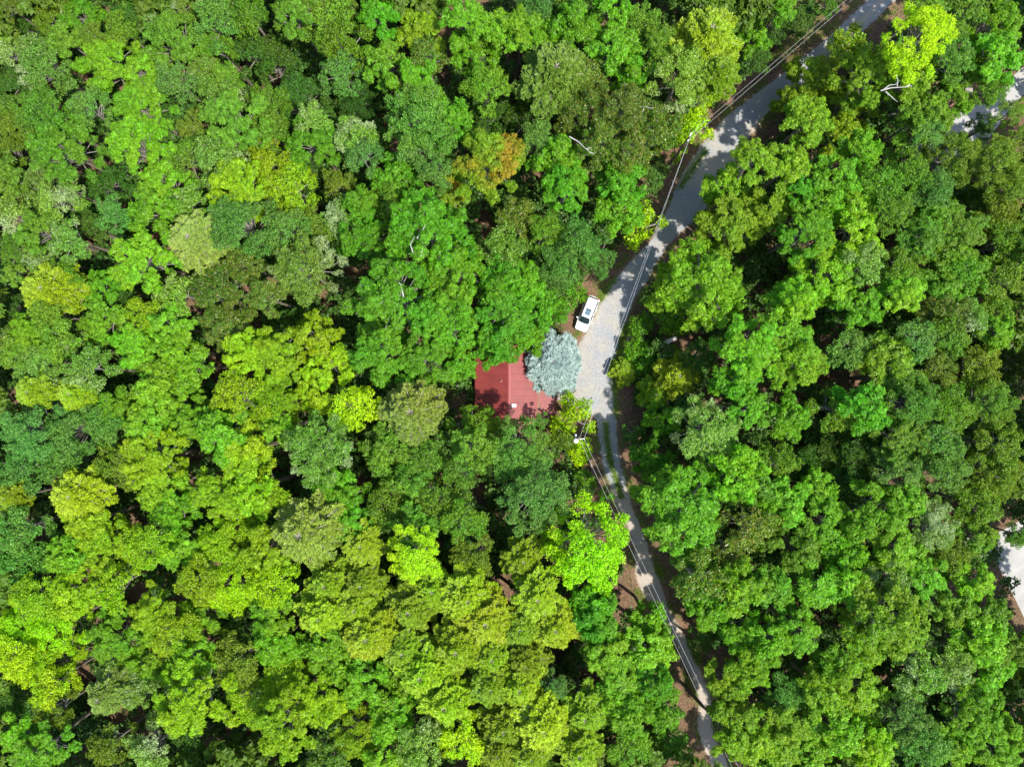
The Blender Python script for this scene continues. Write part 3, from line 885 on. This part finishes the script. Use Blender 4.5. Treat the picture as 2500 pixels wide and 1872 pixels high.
TREES = """
17 12 30 G,116 43 38 O,186 30 50 E,43 67 50 D,319 20 52 D,391 15 34 D,440 15 28 W,154 92 42 M,222 90 34 O,290 62 44 O,371 55 24 W,
425 98 82 M,520 50 62 B,600 22 52 M,610 125 55 D,530 112 42 M,95 150 74 W,12 125 38 W,250 150 72 L,335 165 46 L,28 205 40 D,430 195 52 B,
498 168 40 W,548 182 34 M,530 222 62 W,345 262 76 L,325 350 74 L,215 265 52 B,105 282 82 M,20 300 42 O,145 362 88 M,22 368 38 O,570 290 80 M,
472 300 42 O,450 380 56 M,530 388 66 W,395 452 68 L,582 458 82 Y,70 450 44 W,15 430 42 M,170 465 34 W,255 452 48 D,
715 25 58 M,800 48 64 M,925 35 54 E,838 108 64 M,663 150 60 D,828 172 52 B,933 150 54 M,1025 75 60 K,1042 142 50 G,1136 50 64 L,1156 118 56 E,
1237 70 54 L,730 240 74 D,650 245 54 M,872 235 64 D,1011 200 60 L,1026 290 98 B,1100 290 56 E,1185 212 54 M,1187 278 62 D,1026 372 62 B,
765 288 46 W,760 342 68 E,860 330 54 W,880 378 48 B,925 335 44 D,765 405 48 D,650 315 54 M,672 408 80 Y,707 455 60 Y,1195 395 90 R,
1098 460 40 R,968 432 64 E,823 446 40 O,1070 418 46 B,900 150 40 D,
1312 18 52 B,1270 58 44 L,1400 60 64 E,1500 30 62 E,1562 60 56 M,1510 120 66 L,1358 168 88 U,1327 90 52 E,1602 100 48 M,1735 75 90 P,
1760 168 54 P,1670 168 88 W,1545 170 54 E,1443 182 48 G,1430 262 78 G,1530 262 72 G,1602 305 66 G,1472 350 72 G,1545 368 52 G,
1840 88 48 L 10,1850 145 40 D 9,1733 228 26 N 3.4,1706 262 30 N 4,1690 306 44 N 5.5,1650 345 34 N 5,1312 333 48 B,1362 385 62 E,1385 455 68 E,
1515 440 66 E,1597 435 34 B 5,1277 292 52 D,1820 17 44 D,1912 12 38 L,1893 55 42 D,1950 48 42 D 9,2018 10 26 M 4,
1843 385 56 K 18,1776 458 62 K 10.5,2260 78 86 N 21,2237 150 60 L 12,2077 112 52 K 5.5,1990 205 84 K 9.5,2120 175 82 K 15,2222 197 52 K,2063 275 90 K 10,
1976 292 60 K 13,2106 365 52 L,2350 17 62 M,2262 12 46 M 19,2425 58 78 L,2440 130 62 L,2330 139 52 B,2376 162 56 M,2425 212 42 M,2295 188 42 D,
2338 246 48 L,2266 275 62 M,2222 261 48 D,2266 318 50 B,2400 308 34 D 9,2478 272 36 O 13,2338 380 76 O,2440 392 72 O,2222 420 62 M,
2048 435 58 E,2150 449 62 M,1932 406 56 K,1961 464 38 E,2468 455 54 O,2285 466 54 B,2490 330 34 O,
29 522 62 W,130 493 52 W,87 565 52 M,165 580 52 W,275 516 48 B,371 507 62 L,452 493 46 W,464 580 72 T,585 545 92 B,336 632 80 L,
95 626 48 W,29 615 38 M,160 667 48 M,107 705 76 P,29 673 26 M,238 705 42 E,290 728 42 D,429 716 54 W,536 712 84 G,594 644 48 G,
551 797 68 G,29 748 34 D,116 768 54 M,246 783 58 L,348 768 52 Y,414 797 54 L,67 812 48 L,145 826 58 M,101 884 78 W,203 899 58 W,
29 855 48 M,333 841 68 L,420 855 58 L,391 913 62 L,464 893 54 L,603 864 68 Y,226 852 40 D,203 551 44 D,
692 565 62 B,765 545 50 O,736 652 88 W,875 499 42 E,837 531 54 W,953 493 62 M,890 575 72 E,1040 560 105 E 19,960 725 108 E 20,
1110 660 80 E,1223 609 64 W,1085 780 84 E 17,930 860 82 E,1040 868 72 E 15,1223 681 66 E,1232 752 72 E 15,643 725 44 G,698 789 40 D,664 870 72 Y,
765 826 62 Y,794 893 58 Y,1222 822 52 E 12,1125 893 40 E 9,1192 855 42 E 8,1292 822 46 E 8,1240 858 30 E 7.5,
1263 536 50 G,1333 565 48 M,1414 589 58 B,1464 623 48 B 10,1370 640 52 B,1515 512 58 E 13,1573 548 52 N 6.4,1356 690 38 B 8,1399 712 36 E 5,1327 754 54 E 10,
1275 690 56 E,1372 752 30 E 4,1350 884 70 S 6.4,1791 536 82 K 12.5,1733 600 40 D 7,1718 698 116 L 15.5,1573 792 34 E 3,1602 725 38 D 4.5,1560 850 34 E 3,1585 880 38 E 3.5,
1646 864 22 P 4,1526 905 36 P 2.6,1658 918 56 Q 8,1776 783 48 D,1834 855 84 L 17,1805 930 58 E,1704 870 44 D 8,1640 770 44 E 6,
1889 507 54 K,2005 493 62 E,2092 499 62 L,1976 565 68 E,2092 574 62 L,2020 661 88 L,2121 638 54 W,1947 725 58 L,2179 507 54 M,2251 487 52 M,
2295 522 54 M,2251 580 58 M,2353 565 68 M,2324 623 62 M,2208 652 48 M,2208 710 54 L,2367 673 58 M,2309 700 54 M,2106 739 58 E,2092 783 52 D,
2324 768 68 G,2382 783 48 W,2440 754 48 O,2454 681 62 O,2440 522 62 O,2396 499 54 D,2454 594 62 O,2237 826 54 B,2309 820 58 M,1918 812 72 L,
1947 884 78 L,2077 855 58 B,2179 870 62 M,2208 922 58 M,2396 893 62 O,2295 899 54 O,2440 812 44 L,2483 884 44 D,
72 957 48 P,174 963 50 P,72 1058 82 B,174 1053 78 B,246 1029 52 B,43 1145 64 B,139 1131 62 B,275 992 44 L,377 957 62 L,435 1015 68 L,348 1029 54 L,
580 971 68 Y,536 1058 68 L,594 1102 62 Y,362 1125 78 Y,275 1145 58 O,391 1189 62 L,17 1218 40 P,174 1212 68 Q,420 1247 58 L,536 1203 72 Y,603 1203 62 Y,
43 1290 64 B,43 1363 64 B,209 1276 62 Y,246 1340 80 Y,362 1334 62 Y,435 1348 54 L,551 1319 78 Y,159 1363 54 L,594 1363 62 Y,
664 986 68 Y,765 966 54 Y,866 1000 62 N,1003 1006 80 T 17,678 1044 44 L,765 1102 88 W 18,1150 1038 56 M 11,1156 1090 54 M,1222 1050 34 M 8,939 1102 62 M,1040 1116 62 M,
1127 1148 52 M,997 1174 62 M,1069 1218 62 M,953 1232 62 M,1127 1270 58 M,1011 1290 58 M,823 1232 68 E,852 1290 54 E,808 1185 54 E,649 1189 62 Y,
736 1305 88 T,649 1348 62 Y,1011 1357 72 N 18,881 1334 54 P,1156 1363 52 O,1262 1102 84 B 15,1310 1215 92 B 17,1322 1026 20 B 7,
1402 1022 50 N 6,1376 1074 36 O 5.5,1424 1100 34 N 4.5,1424 1165 32 E 3.5,1482 1205 18 E 2.5,1440 1340 116 N 18,1278 1371 54 P,1733 1050 86 W 15,
1617 1024 44 E 7,1588 1125 50 E 9,1546 1056 26 B 4,1672 1250 114 E 17,1805 1160 68 L,1849 1189 54 M,1834 1290 68 G,1776 1350 62 G,1602 963 42 P 6,1834 1000 50 E,
1640 1000 40 D 6,2048 1000 62 M,2121 1000 62 E,1932 1018 52 E,2237 986 72 B,2309 1000 68 M,2425 986 68 O,2208 1067 68 M,2295 1073 62 B,2034 1108 54 D,
1961 1122 44 D,2106 1108 54 D,2208 1154 68 B,2309 1145 62 B,2063 1174 58 D,2454 1087 62 O,2440 1160 68 O,2396 1232 62 O,2005 1195 48 L,1903 1131 54 M,
2135 1198 48 D,1918 1232 62 L,2019 1276 68 L,2150 1261 78 L,2222 1232 48 L,2280 1290 68 W,2193 1348 62 L,2338 1355 56 O,1947 1348 68 M,2077 1348 62 L,
2400 1315 42 M,2495 1308 30 M 12,
87 1464 62 Y,174 1450 62 Y,43 1522 68 N,130 1537 72 N,29 1609 62 N,116 1609 68 N,116 1676 58 N,275 1435 62 Y,275 1566 68 L,377 1508 68 Y,
420 1551 62 Y,478 1421 58 Y,565 1435 68 N,478 1508 54 L,348 1630 58 L,464 1609 54 L,580 1618 66 O,464 1711 98 Y 18,328 1690 48 W,246 1705 58 T,
29 1711 48 D,130 1740 54 O,43 1798 54 L,87 1841 72 L,261 1827 54 O,362 1835 62 W,464 1830 50 D,580 1551 48 D,594 1711 52 Y,580 1841 50 D,
664 1427 62 N,794 1430 58 P,881 1430 54 P,664 1508 62 L,780 1508 68 Q,866 1488 62 P,678 1580 58 L,794 1580 62 L,895 1560 68 Q,997 1494 62 P,
982 1595 62 P,1055 1444 54 P,1142 1465 68 Q,1185 1522 72 Q,1113 1590 68 P,1026 1653 68 Q,1200 1610 58 P,1084 1725 68 Q,1200 1682 62 P,692 1667 68 Y,
692 1769 88 Y 18,779 1711 72 Y,881 1667 62 L,953 1711 54 L,866 1798 68 Y,953 1769 58 L,808 1856 54 W,1026 1827 62 W,1127 1812 62 N,1229 1783 62 P,
939 1856 54 L,1214 1841 54 P,823 1638 48 L,1312 1464 62 Q,1356 1537 58 Q,1269 1537 58 P,1283 1624 62 P,1356 1676 36 B,1269 1682 58 Q,1443 1479 58 E,
1457 1522 62 E,1588 1522 50 L 12,1486 1595 68 L,1588 1595 66 L 14,1515 1653 58 L,1602 1667 48 E,1515 1725 62 L,1617 1734 56 E,1544 1760 48 L,1327 1783 72 Q,
1428 1754 62 P,1414 1841 62 Q,1298 1850 58 P,1530 1827 58 M,1636 1812 48 M 11,1718 1421 68 G,1805 1435 68 K,1733 1494 52 E,1820 1537 54 E,1843 1595 58 L,
1776 1660 48 K 13,1834 1638 52 K,1782 1715 50 K 13,1805 1758 60 K,1790 1815 50 K,1849 1812 58 K,1885 1432 54 E,1890 1568 54 L,1951 1543 68 L,
2001 1432 62 L,2072 1422 62 L,2183 1407 62 W,2263 1407 54 L,2173 1508 108 K 18,2112 1584 54 K,2380 1425 56 L,2339 1493 54 M,2430 1510 50 M,2405 1570 62 L,
2253 1644 62 W,2329 1629 54 W,2415 1634 62 L,2052 1634 62 L,2011 1695 62 K,2102 1695 62 K,1925 1695 48 B,2213 1770 78 B,1936 1770 68 K,2052 1795 62 L,
2137 1821 62 Y,2390 1745 78 L,2440 1821 68 L,2263 1831 62 B,1910 1836 62 K,1986 1846 54 K,2480 1669 48 D,2339 1821 54 L,2484 1590 40 M,1715 1560 40 D 9,1690 1370 36 E 9
"""
rows = []
for tok in TREES.replace("\n", " ").split(","):
    q = tok.split()
    if not q: continue
    rows.append([float(q[0]), float(q[1]), float(q[2]), q[3], float(q[4]) if len(q) > 4 else None])

rg = random.Random(5)
BUILT = []


def slot_mat(o, m):
    o.material_slots[0].link = 'OBJECT'; o.material_slots[0].material = m


def in_house(x, y, pad=.3): return -4.6 - pad < x < 5.7 + pad and HY0 - pad < y < HY1 + pad


for (px, py, r, code, h) in rows:
    col, fam, mat, word, nm = CODES[code]
    r *= 1.07
    if h is None:
        h = {'D': 10.5, 'O': 13.5, 'P': 15.0, 'Q': 16, 'T': 16}.get(code, 14.5) + (r - 58) * .045 + (rg.uniform(-.5, .6) if fam == 'p' else rg.uniform(-1.3, 1.6))
    low = h <= 6.5
    rw = r * (CAM_H - h * .9) / CAM_H / PXM                 # world radius
    if fam == 'p': key = 'pt' if code == 'T' else 'pi'
    elif fam == 's': key = 'sp'
    elif low: key = 'sh'
    else:
        c = fam if len(fam) == 1 else rg.choice(fam)
        key = c + ('l' if rw > 3.3 else 's')
    me, limbs, R0, top = rg.choice(PROTO[key])
    s = rw / R0
    sz = s * rg.uniform(.92, 1.12)
    if low: sz = min(sz, h / (top + .9 * R0))
    zb = h - top * sz
    zc = h - .45 * top * sz
    c = P2W(px, py, zc)
    bx, by = c.x, c.y
    # keep the trunk off the lane and out of the cabin
    for _ in range(30):
        if road_gap(bx, by) < .7:
            k = int(np.argmin(np.hypot(RP[:, 0] - c.x, RP[:, 1] - c.y))); dv = Vector((c.x - RP[k, 0], c.y - RP[k, 1]))
            if dv.length < .05: dv = Vector((1, 0))
            dv.normalize(); bx += dv.x * .3; by += dv.y * .3
        elif in_house(bx, by):
            by += .3 if c.y > 0 else -.3
        else: break
    name = nm if not (low and nm == "tree") else "shrub"
    if name == "tree": name = {'G': "warm_green_broadleaf", 'K': "warm_green_broadleaf", 'O': "warm_green_broadleaf", 'Y': "yellow_green_broadleaf", 'N': "yellow_green_broadleaf", 'R': "yellow_green_broadleaf"}.get(code, "broadleaf_tree")  # all broadleaf trees of unidentified species, named apart by leaf colour alone
    root = empty(name, (bx, by, 0)); ofs = Vector((c.x - bx, c.y - by, zb))
    tdst = ofs - Vector((0, 0, .55 * R0 * sz if not low else 0))
    if tdst.z > .8 and not low:
        tk = link("trunk", TRUNK, root); q = tdst.to_track_quat('Z', 'Y'); tk.rotation_mode = 'QUATERNION'; tk.rotation_quaternion = q
        tr_ = .055 + .032 * rw; tk.scale = (tr_ * 1.6, tr_ * 1.6, tdst.length)
    rz = rg.uniform(0, 6.283)
    for nm2, mm in (("branches", limbs), ("crown", me)):
        o = link(nm2 if not low or nm2 != "crown" else "foliage", mm, root, ofs)
        o.rotation_euler = (0, 0, rz); o.scale = (s * rg.uniform(.98, 1.02), s, sz)
        if nm2 == "crown":
            j = rg.uniform(.84, 1.16)
            o.color = (min(.9, col[0] * j * rg.uniform(.86, 1.14)), min(.9, col[1] * j), min(.9, col[2] * j * rg.uniform(.8, 1.25)), 1)
            slot_mat(o, mat)
    BUILT.append(dict(o=root, px=px, py=py, r=r, code=code, word=word, name=name, h=h, c=c, rw=rw))

# pale dead boughs that show in a few crowns
for (px, py, z, pts) in ((2150, 222, 16.8, [[(0, 0), (25, -7), (60, -9), (78, -12)], [(6, -2), (22, -14), (36, -15), (40, -20)], [(12, 2), (30, 18), (42, 28)], [(40, -10), (42, -26), (38, -40)], [(60, -9), (72, -16), (76, -6)]]),
                         (1010, 622, 18.6, [[(0, 0), (-8, -24), (2, -45)], [(18, 4), (22, -20)], [(8, -40), (20, -56), (28, -72)]]),
                         (985, 725, 19.4, [[(0, 0), (-6, -30), (-12, -36)], [(-60, 18), (-45, 8), (-50, -14)], [(-62, 18), (-78, 22)]]),
                         (1560, 262, 14.6, [[(0, 0), (14, -2), (34, 4)], [(12, 2), (8, 14)]]),
                         (1418, 340, 15.6, [[(-28, -6), (-6, 6), (8, 20), (22, 32)], [(14, 24), (26, 20)], [(22, 32), (34, 36)]]),
                         (2400, 300, 11.0, [[(30, 58), (60, 72), (90, 80)]]),
                         (1690, 262, 6.0, [[(-26, -4), (-10, -6), (6, -2)]])):
    best = min(BUILT, key=lambda b: math.hypot(b['px'] - px, b['py'] - py)); mb = MB(); ro = best['o'].location
    for pl in pts:
        n = len(pl); mb.tube([P2W(px + a, py + b, z + .15 * i) - ro for i, (a, b) in enumerate(pl)], [.075 - .055 * i / (n - 1) for i in range(n)], 6)
    o = mb.build("dead_bough", M_DEAD, best['o']); o["label"] = "bare pale dead bough"

# ------------------------------------------------------------------ labels
LAND = [("the white car", 1431, 762), ("the red roof", 1258, 945), ("the silver blue spruce", 1350, 880), ("the transformer pole", 1412, 1072), ("the bare pole", 1684, 334),
        ("the orange-tinged tree", 1195, 395), ("the broken snag", 1630, 832), ("the paved lane", 2400, 290), ("the paved driveway", 2480, 1420),
        ("the lane's lowest bend", 1690, 1640), ("the dead forked bough", 2180, 215), ("the round neon-green crown", 1440, 1340)]
AIMS = [("the top left corner", 0, 0), ("the top right corner", 2500, 0), ("the bottom left corner", 0, 1872), ("the bottom right corner", 2500, 1872),
        ("the top edge", None, -400), ("the bottom edge", None, 2272), ("the left edge", -400, None), ("the right edge", 2900, None)]
SIZE = lambda r: "small" if r < 44 else "big" if r > 78 else ""
HAND = {(1350, 884): "silver blue spruce with a feathery round crown between the red roof and the car",
        (1195, 395): "large broadleaf tree with orange and gold leaf tips above the vivid green crowns",
        (1098, 460): "small orange-tinged crown touching the large orange and gold tree",
        (1440, 1340): "big round neon yellow-green tree crowding the narrow lane below the transformer",
        (1003, 1006): "twiggy grey-green pine with boughs radiating like a star beside the red roof",
        (1573, 548): "bright yellow-green bushy tree under the wires at the lane's narrowing",
        (1402, 1022): "bright green bushy tree at the cabin corner, under the transformer pole's wires",
        (2120, 175): "golden-tipped green tree with a bare pale forked dead bough",
        (1718, 698): "big lime green star-shaped tree beside the lane, across from the car",
        (1672, 1250): "big vivid green tree across the narrow lane from the neon round crown",
        (1358, 168): "olive feathery pine with soft boughs among vivid green trees near the top edge",
        (1735, 75): "big olive feathery pine above the pale-topped tree by the upper lane",
        (1670, 168): "big pale-topped bright tree between the feathery pine and the yellow shrubs",
        (336, 632): "round lime yellow crown with dark gap beneath, right of the olive pine"}
ORD = ["nearest", "second", "third", "fourth", "fifth", "sixth", "seventh", "eighth", "ninth", "tenth", "eleventh", "twelfth", "thirteenth", "fourteenth", "fifteenth"]
GRP = {"broadleaf_tree": "broadleaf trees of the forest", "warm_green_broadleaf": "olive and speckled trees of the forest", "yellow_green_broadleaf": "yellow-green trees of the forest", "pine_tree": "pines of the forest", "shrub": "shrubs at the lane's edge", "spruce_tree": None}
bins = {}
for b in BUILT:
    cands = []
    for ln, lx, ly in LAND:
        cands.append((math.hypot(b['px'] - lx, b['py'] - ly), ln, lx, ly))
    dist, ln, lx, ly = min(cands)
    va = Vector((b['px'] - lx, b['py'] - ly)); best = None
    for an, ax, ay in AIMS:
        vb = Vector(((lx if ax is None else ax) - lx, (ly if ay is None else ay) - ly))
        a = va.angle(vb, 0) if va.length > 1 and vb.length > 1 else 9
        if best is None or a < best[0]: best = (a, an)
    for l2, ax, ay in LAND:
        if l2 == ln: continue
        vb = Vector((ax - lx, ay - ly)); a = va.angle(vb, 0) * 1.0
        if a < best[0] and vb.length > 150: best = (a, l2)
    noun = {"broadleaf_tree": "broadleaf", "warm_green_broadleaf": "broadleaf", "yellow_green_broadleaf": "broadleaf", "pine_tree": "pine", "shrub": "shrub", "spruce_tree": "spruce"}[b['name']]
    b['k'] = (b['word'], noun, ln, best[1]); b['d'] = dist
    bins.setdefault(b['k'], []).append(b)
for k, L_ in bins.items():
    L_.sort(key=lambda b: b['d'])
    for i, b in enumerate(L_):
        word, noun, ln, an = k
        if len(L_) == 1:
            sz = SIZE(b['r']); lab = f"{sz + ' ' if sz else ''}{word} {noun} reached from {ln} towards {an}"
        else:
            lab = f"{word} {noun}, {ORD[min(i, 14)]} such from {ln} towards {an}"
        lab = HAND.get((int(b['px']), int(b['py'])), lab)
        cat = {"broadleaf": "tree", "pine": "pine tree", "shrub": "shrub", "spruce": "spruce tree"}[noun]
        tag(b['o'], lab, cat, GRP[b['name']])

# ------------------------------------------------------------------ undergrowth, verge grass, woods beyond the frame
def scatter(points, srcs, seed, flatten=.8):
    """joined foliage: points = (x, y, z, scale); srcs = (v, tint, patch) leaf sets"""
    rng = np.random.default_rng(seed); V = []; T = []; PA = []
    for (x, y, z, s) in points:
        v, t, pa = srcs[rng.integers(len(srcs))]
        a = rng.uniform(0, 6.28); c, sn_ = math.cos(a), math.sin(a)
        Rm = np.array([[c, -sn_, 0], [sn_, c, 0], [0, 0, flatten]]) * s
        V.append(v @ Rm.T + [x, y, z]); T.append(t); PA.append(np.clip(pa + rng.uniform(-.3, .3), 0, 1))
    V = np.concatenate(V)
    return V, np.arange(len(V)).reshape(-1, 4), np.concatenate(T), np.concatenate(PA)


SH = []
for i in range(3):
    v, f, t, pa, Lb = broad_crown(1.6, 5, 'fine', 900 + i)
    k = np.random.default_rng(i).random(len(f)) < .42; v = v.reshape(-1, 4, 3)[k]
    c = v.mean(axis=1, keepdims=True); v = (c + (v - c) * 1.45).reshape(-1, 3); SH.append((v, t[k], pa[k]))
pts = []
for _ in range(2900):
    x = rg.uniform(-74, 74); y = rg.uniform(-56, 56)
    if road_gap(x, y) < 2.2 or in_house(x, y, 1.8): continue
    if math.hypot(x - cc.x, y - cc.y) < 4: continue
    ppx, ppy = x * PXM + 1250, 936 - y * PXM
    if (2290 < ppx < 2540 and 160 < ppy < 400) or (2410 < ppx and 1310 < ppy < 1560) or (20 < ppx < 100 and 1380 < ppy < 1440): continue
    g = road_gap(x, y)
    pts.append((x, y, rg.uniform(.3, 1.2) if g < 4 else rg.uniform(.4, 4.5), rg.uniform(.5, .8) if g < 4 else rg.uniform(.8, 1.7)))
V, F, T, PA = scatter(pts, SH, 3)
me = mesh_np("undergrowth", V, F, [leaf_mat("undergrowth_leaf", own=(.050, .125, .016), trans=.3)], {"tint": ('FACE', T), "patch": ('FACE', PA)})
o = link("undergrowth", me); tag(o, "leafy undergrowth filling the forest floor between the trunks", "undergrowth", kind="stuff")

# verge plants: low sprigs along the lane
rngv = np.random.default_rng(8)
n = 26000
ii = rngv.integers(0, len(RP) - 1, n); w = RP[ii, 2] + np.abs(rngv.normal(.0, .55, n)) - .18
dirx = RP[ii + 1, 0] - RP[ii, 0]; diry = RP[ii + 1, 1] - RP[ii, 1]; dl = np.hypot(dirx, diry) + 1e-6
sd = np.where(rngv.random(n) < .5, -1, 1)
X = RP[ii, 0] + (-diry / dl) * w * sd + rngv.normal(0, .25, n); Y = RP[ii, 1] + (dirx / dl) * w * sd + rngv.normal(0, .25, n)
clump = np.sin(X * 1.1 + 2 * np.sin(Y * .6)) + np.sin(Y * 1.3 + X * .4) + rngv.normal(0, .5, n)
keep = (clump > .35) & (road_gap_np(X, Y) > -.25)
B = np.stack([X, Y, np.full(n, .03)], 1)[keep]
# the grassy strip between the wheel tracks
q = [i for i in range(len(E)) if 1030 < (E[i][1] + E[i][3]) / 2 < 1215]
ex = []
for _ in range(1500):
    e = E[rngv.choice(q)]; k = .46 + rngv.normal(0, .09); p = P2W(e[0] + (e[2] - e[0]) * k + rngv.normal(0, 2), e[1] + (e[3] - e[1]) * k + rngv.normal(0, 3)); ex.append((p.x, p.y, .02))
# tufts along the gravel by the car, the left verge of the upper lane
for (x0, y0, x1, y1, sd_, m) in ((1500, 680, 1462, 735, 5, 900), (1420, 800, 1385, 850, 6, 350), (1455, 690, 1490, 640, 6, 500), (1700, 400, 1660, 460, 5, 900), (1725, 365, 1700, 400, 4, 500), (1498, 890, 1502, 1010, 4, 900), (1528, 790, 1505, 880, 4, 900),
                               (1950, 100, 1880, 150, 14, 1200), (2010, 50, 1950, 105, 13, 900)):
    for _ in range(m // 2):
        t_ = rngv.random(); p = P2W(x0 + (x1 - x0) * t_ + rngv.normal(0, sd_), y0 + (y1 - y0) * t_ + rngv.normal(0, sd_)); ex.append((p.x, p.y, .02))
B = np.concatenate([B, np.array(ex)])
NN = np.tile([0, 0, 1.], (len(B), 1)) + rngv.normal(0, .25, (len(B), 3)); NN /= np.linalg.norm(NN, axis=1, keepdims=True)
v, f, idx = leaves_np(B, NN, .17, .035, rngv, droop=(-1.1, -.2), per=4)
me = mesh_np("verge_grass", v, f, [leaf_mat("grass_blade", own=(.17, .29, .035), trans=.3)], {"tint": ('FACE', rngv.random(len(f))), "patch": ('FACE', rngv.random(len(f)))})
o = link("verge_grass", me); tag(o, "thin green grass along the lane's edges and between its wheel tracks", "grass", kind="stuff")

# woods just outside the picture
RN = []
for v, t, pa in RAW[:4]:
    k = np.random.default_rng(1).random(len(t)) < .30; vv = v.reshape(-1, 4, 3)[k]; c = vv.mean(axis=1, keepdims=True)
    RN.append(((c + (vv - c) * 1.8).reshape(-1, 3), t[k], pa[k]))
ring = []
step = 92
for iy in range(-4, 25):
    for ix in range(-4, 32):
        px = ix * step + rg.uniform(-25, 25) - 20; py = iy * step + rg.uniform(-25, 25) - 20
        if -22 < px < 2522 and -22 < py < 1894: continue
        if px < -260 or px > 2760 or py < -250 or py > 2130: continue
        c = P2W(px, py, 13)
        if road_gap(c.x, c.y) < 1.5: continue
        if px > 2500 and (-60 < py < 300 or 1250 < py < 1600) and px < 2640: continue
        ring.append((c.x, c.y, 11.5 + rg.uniform(-2, 2), rg.uniform(.95, 1.45)))
V, F, T, PA = scatter(ring, RN, 4, .95)
me = mesh_np("surrounding_woods", V, F, [leaf_mat("woods_leaf", own=(.10, .19, .018))], {"tint": ('FACE', T), "patch": ('FACE', PA)})
o = link("surrounding_woods", me); tag(o, "continuous green woodland canopy around the edges of the view", "woods", kind="stuff")
print("TREES", len(BUILT), "ring", len(ring), "unique tris", sum(len(m.loops) // 2 for m in bpy.data.meshes))
